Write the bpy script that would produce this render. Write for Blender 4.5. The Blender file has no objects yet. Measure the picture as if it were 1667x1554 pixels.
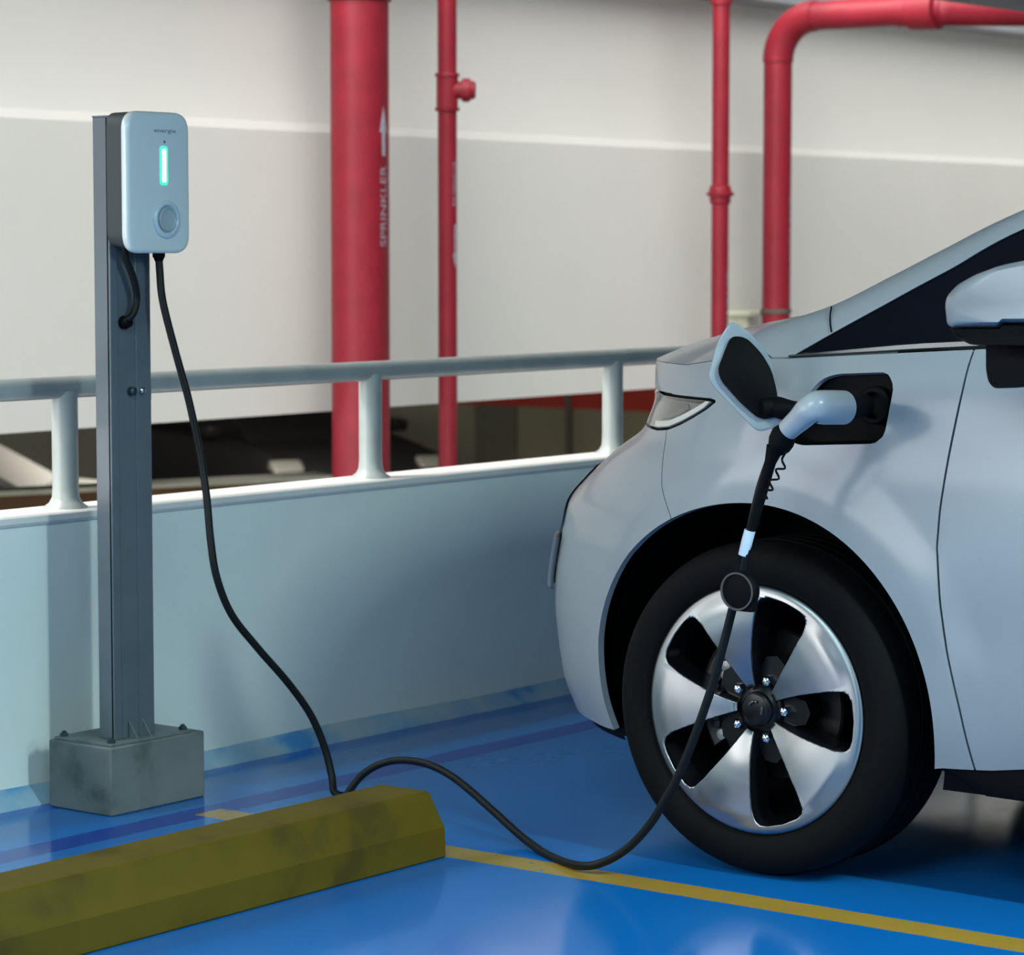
import bpy, bmesh, math
import numpy as np
from mathutils import Vector, Matrix
sc = bpy.context.scene
COL = sc.collection
R = math.radians

# ---------------------------------------------------------------- camera
F, CXP, CYP, EYE = 4656.0, 833.5, 777.0, 1.2
PITCH, YAW = math.atan(377 / F), R(37.45)
FH = np.array([math.cos(YAW), math.sin(YAW), 0.0])
RT = np.array([math.sin(YAW), -math.cos(YAW), 0.0])
FW = FH * math.cos(PITCH) - np.array([0, 0, 1.0]) * math.sin(PITCH)
UP = np.array([0, 0, 1.0]) * math.cos(PITCH) + FH * math.sin(PITCH)
CAMP = np.array([0, 0, EYE])
cd = bpy.data.cameras.new('camera'); cam = bpy.data.objects.new('camera', cd); COL.objects.link(cam)
cam.matrix_world = Matrix([[RT[0], UP[0], -FW[0], 0], [RT[1], UP[1], -FW[1], 0], [RT[2], UP[2], -FW[2], EYE], [0, 0, 0, 1]])
cd.sensor_fit = 'HORIZONTAL'; cd.sensor_width = 36; cd.lens = F / 1667 * 36
cd.clip_start = .1; cd.clip_end = 200
cd.dof.use_dof = True; cd.dof.focus_distance = 5.35; cd.dof.aperture_fstop = 7.0
sc.camera = cam

# ---------------------------------------------------------------- sky, lamps, exposure
SKY_COL, SKY_STR = (0.98, 0.985, 1.0), 2.2
SUN_STR, SUN_DIR = 3.2, (-.50, .255, .83)
LAMP_COL, LAMP_W = (0.74, 0.985, 0.985), 61.0
sc.view_settings.view_transform = 'Standard'; sc.view_settings.look = 'None'
sc.view_settings.gamma = 1; sc.view_settings.use_curve_mapping = False
sc.view_settings.exposure = 0.06
w = bpy.data.worlds.new('world'); sc.world = w; w.use_nodes = True
w.node_tree.nodes['Background'].inputs[0].default_value = (*SKY_COL, 1)
_n, _l, _bg = w.node_tree.nodes, w.node_tree.links, w.node_tree.nodes['Background']
_tc = _n.new('ShaderNodeTexCoord'); _dot = _n.new('ShaderNodeVectorMath'); _dot.operation = 'DOT_PRODUCT'      # hazy sky, brightest on the sun's side
_dot.inputs[1].default_value = tuple(Vector((-.93, .02, .36)).normalized()); _mr = _n.new('ShaderNodeMapRange')
_mr.inputs[1].default_value = 0.0; _mr.inputs[2].default_value = 1; _mr.inputs[3].default_value = SKY_STR * .06; _mr.inputs[4].default_value = SKY_STR * 3.1
_l.new(_tc.outputs['Generated'], _dot.inputs[0]); _l.new(_dot.outputs['Value'], _mr.inputs[0]); _l.new(_mr.outputs[0], _bg.inputs[1])
sl = bpy.data.lights.new('sun', 'SUN'); sl.energy = SUN_STR; sl.angle = R(9); sl.color = (1.0, .93, .84)
so = bpy.data.objects.new('sun', sl); COL.objects.link(so)
so.rotation_euler = Vector(SUN_DIR).to_track_quat('Z', 'Y').to_euler(); so.location = (0, 6, 12)

# ---------------------------------------------------------------- helpers
def proj(p):
    d = np.array(p, float) - CAMP; z = d @ FW
    return CXP + F * (d @ RT) / z, CYP - F * (d @ UP) / z
def hit(x, y, ax, v):            # a sight line met with a real plane of the place
    r = FW + RT * ((x - CXP) / F) - UP * ((y - CYP) / F)
    return CAMP + r * ((v - CAMP[ax]) / r[ax])
def lerp(a, b, t): return a + (b - a) * t
def sstep(a, b, x):
    t = min(1, max(0, (x - a) / (b - a))); return t * t * (3 - 2 * t)
def interp(x, xs, ys): return float(np.interp(x, xs, ys))

def nodes_mat(name):
    m = bpy.data.materials.new(name); m.use_nodes = True
    return m, m.node_tree, m.node_tree.nodes['Principled BSDF']
def mat(name, col, rough=.5, metal=0., coat=0., var=0., scale=6., bump=0., bscale=60., spec=.5, emis=None, estr=0., rvar=0.):
    m, nt, b = nodes_mat(name)
    b.inputs['Base Color'].default_value = (*col, 1); b.inputs['Roughness'].default_value = rough
    b.inputs['Metallic'].default_value = metal; b.inputs['Coat Weight'].default_value = coat
    b.inputs['Coat Roughness'].default_value = .04 if coat != .6 else .14
    b.inputs['Specular IOR Level'].default_value = spec
    N = nt.nodes; L = nt.links
    tc = N.new('ShaderNodeTexCoord')
    if var or rvar:
        n = N.new('ShaderNodeTexNoise'); n.inputs['Scale'].default_value = scale; n.inputs['Detail'].default_value = 6
        L.new(tc.outputs['Object'], n.inputs['Vector'])
        if var:
            r = N.new('ShaderNodeMapRange'); r.inputs[1].default_value = .3; r.inputs[2].default_value = .7
            r.inputs[3].default_value = 1 - var; r.inputs[4].default_value = 1 + var
            mx = N.new('ShaderNodeVectorMath'); mx.operation = 'SCALE'; mx.inputs[0].default_value = col
            L.new(n.outputs['Fac'], r.inputs[0]); L.new(r.outputs[0], mx.inputs['Scale'])
            L.new(mx.outputs[0], b.inputs['Base Color'])
        if rvar:
            r2 = N.new('ShaderNodeMapRange'); r2.inputs[3].default_value = rough - rvar; r2.inputs[4].default_value = rough + rvar
            L.new(n.outputs['Fac'], r2.inputs[0]); L.new(r2.outputs[0], b.inputs['Roughness'])
    if bump:
        n2 = N.new('ShaderNodeTexNoise'); n2.inputs['Scale'].default_value = bscale; n2.inputs['Detail'].default_value = 4
        bp = N.new('ShaderNodeBump'); bp.inputs['Strength'].default_value = bump; bp.inputs['Distance'].default_value = .004
        L.new(tc.outputs['Object'], n2.inputs['Vector']); L.new(n2.outputs['Fac'], bp.inputs['Height']); L.new(bp.outputs[0], b.inputs['Normal'])
    if emis:
        b.inputs['Emission Color'].default_value = (*emis, 1); b.inputs['Emission Strength'].default_value = estr
    return m

class MB:
    def __init__(s): s.v = []; s.f = []
    def add(s, vs, fs):
        o = len(s.v); s.v += [tuple(map(float, p)) for p in vs]; s.f += [tuple(i + o for i in f) for f in fs]; return s
    def box(s, x0, x1, y0, y1, z0, z1):
        return s.add([(x0, y0, z0), (x1, y0, z0), (x1, y1, z0), (x0, y1, z0), (x0, y0, z1), (x1, y0, z1), (x1, y1, z1), (x0, y1, z1)],
                     [(0, 3, 2, 1), (4, 5, 6, 7), (0, 1, 5, 4), (1, 2, 6, 5), (2, 3, 7, 6), (3, 0, 4, 7)])
    def grid(s, rows, closed=False, cap=False):
        n = len(rows[0]); vs = [p for r in rows for p in r]; fs = []
        m = n if closed else n - 1
        for i in range(len(rows) - 1):
            for j in range(m):
                k = (j + 1) % n; fs.append((i * n + j, i * n + k, (i + 1) * n + k, (i + 1) * n + j))
        if cap: fs.append(tuple(range(n))[::-1]); fs.append(tuple((len(rows) - 1) * n + j for j in range(n)))
        return s.add(vs, fs)
    def tube(s, pts, r, n=12, cap=True):
        P = [np.array(p, float) for p in pts]; rows = []
        rr = r if hasattr(r, '__len__') else [r] * len(P)
        t0 = P[1] - P[0]; t0 /= np.linalg.norm(t0)
        a = np.array([0, 0, 1.]) if abs(t0[2]) < .9 else np.array([1., 0, 0])
        u = np.cross(t0, a); u /= np.linalg.norm(u)
        for i, p in enumerate(P):
            t = P[min(i + 1, len(P) - 1)] - P[max(i - 1, 0)]; t = t / (np.linalg.norm(t) + 1e-12)
            u = u - t * (u @ t); u /= np.linalg.norm(u); v = np.cross(t, u)
            rows.append([p + rr[i] * (math.cos(2 * math.pi * k / n) * u + math.sin(2 * math.pi * k / n) * v) for k in range(n)])
        return s.grid(rows, True, cap)
    def lathe(s, prof, o, axis, n=48, cap=True):     # prof: (dist along axis, radius)
        o = np.array(o, float); t = np.array(axis, float); t /= np.linalg.norm(t)
        a = np.array([0, 0, 1.]) if abs(t[2]) < .9 else np.array([1., 0, 0])
        u = np.cross(t, a); u /= np.linalg.norm(u); v = np.cross(t, u)
        rows = [[o + t * d + r * (math.cos(2 * math.pi * k / n) * u + math.sin(2 * math.pi * k / n) * v) for k in range(n)] for d, r in prof]
        return s.grid(rows, True, cap)
    def prism(s, poly, d):                            # poly: 3D outline, d: extrusion vector
        n = len(poly); d = np.array(d, float); P = [np.array(p, float) for p in poly]
        return s.add(P + [p + d for p in P], [tuple(range(n))[::-1], tuple(range(n, 2 * n))] + [(i, (i + 1) % n, n + (i + 1) % n, n + i) for i in range(n)])

WL = {}
def mk(name, mb, m, parent=None, smooth=40, bevel=0, loc=None, fix=True, seg=2):
    me = bpy.data.meshes.new(name)
    off = np.array(WL.get(parent.name, (0, 0, 0)) if parent else (loc if loc is not None else (0, 0, 0)), float)
    me.from_pydata([tuple(np.array(p) - off) for p in mb.v], [], mb.f)
    if fix:
        bm = bmesh.new(); bm.from_mesh(me); bmesh.ops.remove_doubles(bm, verts=bm.verts, dist=1e-5)
        bmesh.ops.recalc_face_normals(bm, faces=bm.faces); bm.to_mesh(me); bm.free()
    o = bpy.data.objects.new(name, me); COL.objects.link(o)
    if m: me.materials.append(m)
    if parent: o.parent = parent
    elif loc is not None: o.location = loc
    WL[o.name] = tuple(off)
    if smooth:
        me.polygons.foreach_set('use_smooth', [True] * len(me.polygons)); me.set_sharp_from_angle(angle=R(smooth))
    if bevel:
        b = o.modifiers.new('bevel', 'BEVEL'); b.width = bevel; b.segments = seg; b.limit_method = 'ANGLE'; b.angle_limit = R(35)
    return o
def thing(name, loc, label, cat, group=None):
    o = bpy.data.objects.new(name, None); COL.objects.link(o); o.location = loc; o.empty_display_size = .1
    WL[o.name] = tuple(loc); return tag(o, label, cat, group)
def tag(o, label, cat, group=None):
    o['label'] = label; o['category'] = cat
    if group: o['group'] = group
    return o
def struct(o): o['kind'] = 'structure'; return o

def smooth_path(pts, k=8):        # Catmull-Rom
    P = [np.array(p, float) for p in pts]; P = [2 * P[0] - P[1]] + P + [2 * P[-1] - P[-2]]; out = []
    for i in range(1, len(P) - 2):
        for j in range(k):
            t = j / k
            out.append(.5 * ((2 * P[i]) + (P[i + 1] - P[i - 1]) * t + (2 * P[i - 1] - 5 * P[i] + 4 * P[i + 1] - P[i + 2]) * t * t + (3 * P[i] - P[i - 1] - 3 * P[i + 1] + P[i + 2]) * t ** 3))
    out.append(P[-2]); return out
def round_poly(pts, r, n=6):      # 2D outline with filleted corners
    out = []; N = len(pts)
    for i in range(N):
        p = np.array(pts[i], float); a = np.array(pts[i - 1], float) - p; b = np.array(pts[(i + 1) % N], float) - p
        la, lb = np.linalg.norm(a), np.linalg.norm(b); q = min(r, la * .45, lb * .45)
        A = p + a / la * q; B = p + b / lb * q
        for k in range(n + 1):
            t = k / n; out.append(tuple((1 - t) ** 2 * A + 2 * t * (1 - t) * p + t * t * B))
    return out
def text_mesh(body, size, depth=0.0):
    c = bpy.data.curves.new('lettering', 'FONT'); c.body = body; c.size = size; c.extrude = depth; c.resolution_u = 3
    c.align_x = 'LEFT'; c.align_y = 'CENTER'
    t = bpy.data.objects.new('lettering_source', c); COL.objects.link(t)
    dg = bpy.context.evaluated_depsgraph_get(); me = bpy.data.meshes.new_from_object(t.evaluated_get(dg))
    v = [tuple(p.co) for p in me.vertices]; f = [tuple(p.vertices) for p in me.polygons]
    bpy.data.objects.remove(t); bpy.data.curves.remove(c); bpy.data.meshes.remove(me)
    return v, f

# ---------------------------------------------------------------- materials
M = {}
M['wall'] = mat('parapet_paint', (.79, .86, .80), .55, var=.05, scale=2.2, bump=.15, bscale=40)
M['ledge'] = mat('ledge_paint', (.74, .74, .70), .5, var=.05, scale=5)
M['facade'] = mat('facade_paint', (.70, .69, .63), .75, var=.035, scale=.9)
M['ceiling'] = mat('ceiling_concrete', (.30, .31, .32), .8, var=.1)
M['inner'] = mat('garage_plaster', (.42, .47, .50), .8, var=.06, scale=1)
M['lower'] = mat('lower_ground', (.10, .075, .045), .6, var=.2, scale=3)
M['olive'] = mat('olive_panel', (.17, .16, .105), .7, var=.06, scale=2)
M['olive2'] = mat('dark_olive_panel', (.08, .075, .055), .7, var=.06, scale=2)
M['redband'] = mat('red_band', (.30, .028, .018), .6, spec=.2)
M['brownkerb'] = mat('brown_kerb', (.14, .065, .02), .6, var=.25, scale=4)
M['kerbcap'] = mat('kerb_cap', (.55, .56, .42), .5, var=.2, scale=8)
M['red'] = mat('red_pipe_paint', (.225, .011, .021), .45, var=.12, scale=9, spec=.3, bump=.1, bscale=120)
M['whitepaint'] = mat('white_stencil', (.34, .33, .38), .6, var=.2, scale=60)
M['rail'] = mat('rail_paint', (.33, .36, .345), .38, var=.08, scale=14, coat=.1)
M['steel'] = mat('post_paint', (.10, .125, .14), .38, var=.1, scale=8, coat=.25)
M['steel2'] = mat('post_groove', (.12, .15, .175), .45, var=.1, scale=8)
M['darkmetal'] = mat('dark_bolt', (.05, .07, .08), .4, metal=.6)
M['shiny'] = mat('screw_steel', (.6, .65, .68), .2, metal=1)
M['plate'] = mat('base_plate_paint', (.13, .16, .16), .6, var=.2, scale=25)
M['housing'] = mat('charger_housing', (.045, .055, .055), .5, var=.03, spec=.3)
M['cover'] = mat('charger_cover', (.66, .73, .70), .28, coat=.4)
M['ringp'] = mat('charger_ring', (.52, .62, .65), .3, coat=.3)
M['recess'] = mat('charger_recess', (.36, .42, .43), .4)
M['led'] = mat('status_light', (.1, .9, .6), .3, emis=(.02, .80, .30), estr=1.6)
M['ledcore'] = mat('status_light_core', (.8, 1, .9), .3, emis=(.75, 1.0, .88), estr=4.0)
M['print'] = mat('grey_print', (.09, .16, .18), .5)
M['rubber'] = mat('cable_rubber', (.005, .0065, .007), .45, spec=.2, bump=.1, bscale=200)
M['matteblack'] = mat('matte_black', (.0025, .0025, .003), .65, spec=.10)
M['glossblack'] = mat('gloss_black', (.006, .006, .008), .12, coat=.6)
M['plug'] = mat('plug_white', (.40, .43, .44), .3, coat=.2)
M['tagw'] = mat('tag_white', (.62, .70, .80), .4)
M['paint'] = mat('car_paint_white', (.285, .312, .322), .42, spec=.35, coat=.6, var=.01)
M['flapedge'] = mat('flap_paint', (.27, .31, .335), .35, coat=.6)
M['tyre'] = mat('tyre_rubber', (.0032, .0030, .0031), .72, bump=.2, bscale=90, spec=.12)
M['alu'] = mat('machined_alloy', (.37, .38, .375), .38, metal=1.0)
M['chrome'] = mat('chrome', (.85, .88, .9), .08, metal=1)
M['disc'] = mat('brake_disc', (.02, .019, .018), .4, metal=.7)
M['caliper'] = mat('caliper_grey', (.30, .30, .29), .45, metal=.5)
M['hubblack'] = mat('hub_black', (.004, .004, .005), .3, spec=.3)
M['glass'] = mat('tinted_glass', (.004, .004, .006), .05, spec=.35)
M['farglass'] = mat('dark_car_glass', (.004, .004, .004), .5, spec=.1)
M['lens'] = mat('headlight_lens', (.13, .13, .125), .14, coat=.6, metal=.2)
M['trim'] = mat('satin_trim', (.13, .14, .14), .3, metal=.9)
M['darkcar'] = mat('dark_car_paint', (.006, .006, .007), .35, spec=.15)
M['greycar'] = mat('grey_car_paint', (.11, .11, .11), .3, coat=1.0)

def brushed(m):                  # circular turning marks of a machined rim
    nt = m.node_tree; N = nt.nodes; L = nt.links; b = N['Principled BSDF']
    b.inputs['Anisotropic'].default_value = .75
    tg = N.new('ShaderNodeTangent'); tg.direction_type = 'RADIAL'; tg.axis = 'X'
    L.new(tg.outputs[0], b.inputs['Tangent'])
brushed(M['alu'])

def floor_mat():
    m, nt, b = nodes_mat('blue_epoxy'); N = nt.nodes; L = nt.links
    geo = N.new('ShaderNodeNewGeometry'); sp = N.new('ShaderNodeSeparateXYZ'); L.new(geo.outputs['Position'], sp.inputs[0])
    def noise(scale, det=5):
        n = N.new('ShaderNodeTexNoise'); n.inputs['Scale'].default_value = scale; n.inputs['Detail'].default_value = det
        L.new(geo.outputs['Position'], n.inputs['Vector']); return n.outputs['Fac']
    def math_(op, a, b_=None, c=None):
        n = N.new('ShaderNodeMath'); n.operation = op
        for i, q in enumerate((a, b_, c)):
            if q is None: continue
            if isinstance(q, (int, float)): n.inputs[i].default_value = q
            else: L.new(q, n.inputs[i])
        return n.outputs[0]
    def band(coord, lo, hi, soft, wob=0, ws=12):
        if wob: coord = math_('ADD', coord, math_('MULTIPLY', math_('SUBTRACT', noise(ws), .5), wob))
        a = N.new('ShaderNodeMapRange'); a.inputs[1].default_value = lo - soft; a.inputs[2].default_value = lo + soft; L.new(coord, a.inputs[0])
        c = N.new('ShaderNodeMapRange'); c.inputs[1].default_value = hi - soft; c.inputs[2].default_value = hi + soft; c.inputs[3].default_value = 1; c.inputs[4].default_value = 0; L.new(coord, c.inputs[0])
        return math_('MULTIPLY', a.outputs[0], c.outputs[0])
    def mix(fac, a, b_):
        n = N.new('ShaderNodeMix'); n.data_type = 'RGBA'
        if isinstance(fac, (int, float)): n.inputs[0].default_value = fac
        else: L.new(fac, n.inputs[0])
        for i, q in ((6, a), (7, b_)):
            if isinstance(q, tuple): n.inputs[i].default_value = (*q, 1)
            else: L.new(q, n.inputs[i])
        return n.outputs[2]
    base = mix(noise(1.6), (.003, .120, .42), (.006, .170, .52))
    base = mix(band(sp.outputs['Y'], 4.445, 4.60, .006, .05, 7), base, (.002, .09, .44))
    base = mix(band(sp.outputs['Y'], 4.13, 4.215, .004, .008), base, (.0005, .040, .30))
    yl = math_('MULTIPLY', band(sp.outputs['X'], 4.335, 4.42, .003, .006, 20), band(sp.outputs['Y'], -6, 4.165, .004, .03, 9))
    worn = math_('MULTIPLY', yl, math_('GREATER_THAN', noise(30, 8), .30))
    yl = mix(noise(9), (.36, .22, .03), (.48, .30, .045))
    base = mix(worn, base, yl)
    L.new(base, b.inputs['Base Color'])
    r = N.new('ShaderNodeMapRange'); r.inputs[3].default_value = .07; r.inputs[4].default_value = .18; L.new(noise(3.5), r.inputs[0]); L.new(r.outputs[0], b.inputs['Roughness'])
    b.inputs['Specular IOR Level'].default_value = .5
    bp = N.new('ShaderNodeBump'); bp.inputs['Strength'].default_value = .035; bp.inputs['Distance'].default_value = .01
    L.new(noise(9, 2), bp.inputs['Height']); L.new(bp.outputs[0], b.inputs['Normal'])
    return m
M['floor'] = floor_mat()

def mottled(name, c0, c1, c2, rough, scale=14, spec=.5):
    m, nt, b = nodes_mat(name); b.inputs['Specular IOR Level'].default_value = spec; N = nt.nodes; L = nt.links
    tc = N.new('ShaderNodeTexCoord'); n = N.new('ShaderNodeTexNoise'); n.inputs['Scale'].default_value = scale; n.inputs['Detail'].default_value = 8
    L.new(tc.outputs['Object'], n.inputs['Vector']); cr = N.new('ShaderNodeValToRGB'); L.new(n.outputs['Fac'], cr.inputs[0])
    e = cr.color_ramp.elements; e[0].position = .34; e[0].color = (*c0, 1); e[1].position = .62; e[1].color = (*c2, 1)
    q = e.new(.44); q.color = (*c1, 1)
    L.new(cr.outputs[0], b.inputs['Base Color']); b.inputs['Roughness'].default_value = rough
    bp = N.new('ShaderNodeBump'); bp.inputs['Strength'].default_value = .3; bp.inputs['Distance'].default_value = .004
    L.new(n.outputs['Fac'], bp.inputs['Height']); L.new(bp.outputs[0], b.inputs['Normal']); return m
M['concrete'] = mottled('plinth_concrete', (.09, .105, .10), (.145, .165, .155), (.175, .195, .185), .85, 8, .2)
M['yellow'] = mottled('wheel_stop_yellow', (.072, .049, .005), (.100, .070, .003), (.115, .080, .004), .6, 7, .2)
M['cove'] = mottled('cove_plaster', (.06, .26, .56), (.24, .42, .56), (.40, .50, .54), .6, 6)

# ---------------------------------------------------------------- setting
YW, ZW = 4.55, .622
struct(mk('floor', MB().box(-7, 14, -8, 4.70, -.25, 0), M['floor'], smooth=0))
struct(mk('wall_parapet', MB().box(-7, 14, YW, 4.69, 0, ZW - .022), M['wall'], smooth=0))
prof = [(YW - .004, ZW - .022), (YW - .008, ZW - .015), (YW - .006, ZW - .003), (YW + .004, ZW), (4.692, ZW), (4.70, ZW - .006), (4.70, ZW - .022)]
struct(mk('trim_1', MB().prism([(-7, y, z) for y, z in prof], (21, 0, 0)), M['ledge'], smooth=30))
prof = [(4.505, 0), (4.515, .010), (4.535, .026), (YW, .036), (YW + .01, .036), (YW + .01, 0)]
rows = []
for i in range(141):
    x = -7 + 21 * i / 140; rows.append([(x, y, z + (.003 * math.sin(x * 5.1) * (z > .005))) for y, z in prof])
struct(mk('trim_2', MB().grid(rows, True, True), M['cove'], smooth=50))
struct(mk('ceiling', MB().box(-7, 14, -8, 4.95, 2.60, 2.85), M['ceiling'], smooth=0))
struct(mk('trim_3', MB().box(-7, 14, 4.70, 4.95, 2.054, 2.60), M['ceiling'], smooth=0))       # edge beam of the garage slab
struct(mk('wall_left', MB().box(-7.2, -7, -8, 4.7, 0, 2.85), M['inner'], smooth=0))
struct(mk('wall_right', MB().box(14, 14.2, -8, 4.7, 0, 2.85), M['inner'], smooth=0))
struct(mk('wall_rear', MB().box(-7, 14, -8.2, -8, 0, 2.85), M['inner'], smooth=0))
# far facade: lower spandrel below a sloped upper part
YB = 7.2
zj = 1.640
prof = [(YB, .570), (YB, zj - .012), (YB + .012, zj + .004), (YB + .030, zj + .022), (YB + .05, zj + .09), (YB + .075, zj + .25), (YB + .12, 2.6), (YB + .5, 2.6), (YB + .5, .570)]
struct(mk('wall_back', MB().prism([(0, y, z) for y, z in prof], (32, 0, 0)), M['facade'], smooth=20))
struct(mk('trim_4', MB().box(0, 32, YB - .10, YB + .2, 2.315, 2.6), M['ceiling'], smooth=0))   # dark soffit beam above the facade
struct(mk('shade_deck', MB().box(-6, 40, YB + .3, 60, .575, .95), M['ceiling'], smooth=0))    # unseen deck slab added to shade the far parking level
struct(mk('ground', MB().box(-6, 40, 4.7, 60, -1.8, -1.6), M['lower'], smooth=0))
XFAR = 24.0
zr = hit(940, 665, 0, XFAR)[2]
struct(mk('wall_far', MB().box(XFAR, XFAR + .2, 8, 60, -1.6, zr), M['olive'], smooth=0))
struct(mk('trim_5', MB().box(XFAR - .03, XFAR + .2, 8, 60, zr, 2.2), M['redband'], smooth=0))
y0, y1 = sorted((hit(776, 700, 0, XFAR)[1], hit(842, 700, 0, XFAR)[1]))
struct(mk('trim_6', MB().box(XFAR - .03, XFAR, y0, y1, -1.6, zr), M['olive2'], smooth=0))
ys_ = hit(929, 700, 0, XFAR)[1]
struct(mk('trim_7', MB().box(XFAR - .06, XFAR, ys_ - .03, ys_ + .03, -1.6, 2.2), M['olive2'], smooth=0))
ka, kb = hit(0, 802, 2, .14), hit(480, 778, 2, .14); kd = (kb - ka); ka = ka - kd * 1.2; kb = kb + kd * .15; kn = np.array([-kd[1], kd[0], 0]); kn = kn / np.linalg.norm(kn) * .2
struct(mk('trim_8', MB().prism([ka + [0, 0, -1.74], kb + [0, 0, -1.74], kb + kn + [0, 0, -1.74], ka + kn + [0, 0, -1.74]], (0, 0, 1.725)), M['brownkerb'], smooth=0))
struct(mk('trim_9', MB().prism([ka + [0, 0, -.015], kb + [0, 0, -.015], kb + kn + [0, 0, -.015], ka + kn + [0, 0, -.015]], (0, 0, .02)), M['kerbcap'], smooth=0))
struct(mk('wall_end', MB().box(31.8, 32, 4.7, 13, -1.1, 2.6), M['facade'], smooth=0))

# ceiling lamps (fluorescent battens on the garage ceiling)
def batten(x, y, rot, label, wmul=1.0, L=1.3):
    t = thing('ceiling_lamp', (x, y, 2.6), label, 'lamp')
    t.rotation_euler = (0, 0, rot)
    def loc(o): o.matrix_parent_inverse = Matrix(); return o
    WL[t.name] = (0, 0, 0)
    mk('lamp_body', MB().box(-.06, .06, -L / 2, L / 2, -.06, 0), M['ledge'], t, bevel=.008)
    tube_m = M.setdefault('tube', mat('lamp_tube', (.9, .95, 1), .4, emis=LAMP_COL, estr=6))
    mk('lamp_tube', MB().tube([(0, -L / 2 + .03, -.08), (0, L / 2 - .03, -.08)], .014, 12), tube_m, t)
    WL[t.name] = (x, y, 2.6)
    l = bpy.data.lights.new('lamp_light', 'AREA'); l.shape = 'RECTANGLE'; l.size = .14; l.size_y = L; l.energy = LAMP_W * wmul; l.color = LAMP_COL
    o = bpy.data.objects.new('lamp_light', l); COL.objects.link(o); o.parent = t; o.location = (0, 0, -.10)
    return t
batten(3.8, .1, 0, 'fluorescent batten on the ceiling beside the white car, nearest the parapet', 2.1)
def add_fill_panel(x, y, label, wm, S=1.5):  # wide panels added out of view for soft fill light in the garage
    t = thing('fill_panel', (x, y, 2.6), label, 'lamp')
    mk('fill_frame', MB().box(x - S / 2, x + S / 2, y - S / 2, y + S / 2, 2.57, 2.60), M['ledge'], t, bevel=.004)
    mk('fill_diffuser', MB().box(x - S / 2 + .03, x + S / 2 - .03, y - S / 2 + .03, y + S / 2 - .03, 2.562, 2.57), mat('fill_diffuser', (.9, .95, 1), .4, emis=LAMP_COL, estr=1.2), t)
    l = bpy.data.lights.new('fill_light', 'AREA'); l.size = S - .1; l.energy = LAMP_W * wm; l.color = LAMP_COL
    o = bpy.data.objects.new('fill_light', l); COL.objects.link(o); o.parent = t; o.location = (0, 0, -.045)
add_fill_panel(1.6, 2.2, 'added square fill panel, out of view, on the ceiling over the empty bay left of the car', .85)
add_fill_panel(-1.6, 2.2, 'added square fill panel, out of view, on the ceiling farthest to the left', 1.6, 1.9)
add_fill_panel(-.2, -2.5, 'added square fill panel, out of view, on the ceiling deep in the garage', 1.6, 1.9)
add_fill_panel(4.4, -3.5, 'added square fill panel, out of view, on the ceiling behind the white car', 2.8, 1.9)

# unseen fill lamp added under the deck to brighten the far parking level
t = thing('deck_fill', (16, 15, .56), 'added fill lamp, out of view under the deck over the far parking level', 'lamp')
mk('deck_fill_panel', MB().box(15.4, 16.6, 14.4, 15.6, .535, .56), M['ledge'], t)
l = bpy.data.lights.new('deck_fill_light', 'AREA'); l.size = 1.1; l.energy = 800; l.color = (1, .95, .8)
o = bpy.data.objects.new('deck_fill_light', l); COL.objects.link(o); o.parent = t; o.location = (0, 0, -.04)

# ---------------------------------------------------------------- guard rail
gr = thing('guard_rail', (5.45, 4.62, ZW), 'grey painted tubular guard rail running along the top of the low parapet wall', 'railing')
ZR = .889
mk('top_rail', MB().tube([(-5 + 18.5 * i / 60, 4.62, ZR) for i in range(61)], .0245, 20), M['rail'], gr)
for k in range(-7, 8):
    x = 5.450 + 1.043 * k
    mb = MB().lathe([(0, .050), (.006, .048), (.014, .037), (.026, .0305), (.05, .0290), (ZR - ZW - .005, .0290)], (x, 4.62, ZW - .002), (0, 0, 1), 24)
    mk('rail_post', mb, M['rail'], gr)

# ---------------------------------------------------------------- red pipes
YP = 6.95
def pipe_at(xl, xr, y):          # axis X and radius of an upright pipe from its two edges
    a = hit(xl, y, 1, YP)[0]; b = hit(xr, y, 1, YP)[0]
    c = hit((xl + xr) / 2, y, 1, YP); depth = (c - CAMP) @ FW
    return c[0], (xr - xl) / 2 * depth / F
VIEW2 = lambda x: math.atan2(-YP, -x)          # direction from the pipe back to the eye
def wrap(verts, X, r, z0, ang, size=None):      # lettering: x runs up the pipe, y around it
    out = []
    for u, v, _ in verts:
        a = ang - v / r; out.append((X + (r + .0015) * math.cos(a), YP + (r + .0015) * math.sin(a), z0 + u))
    return out
def stencil(parent, X, r, body, z0, size, ang, stretch=1.0):
    v, f = text_mesh(body, size); wd = max(a for a, b, c in v); v = [(a * stretch / wd, b, c) for a, b, c in v]
    mk('stencil_lettering', MB().add(wrap(v, X, r, z0, ang), f), M['whitepaint'], parent, smooth=0, fix=False)
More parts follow.
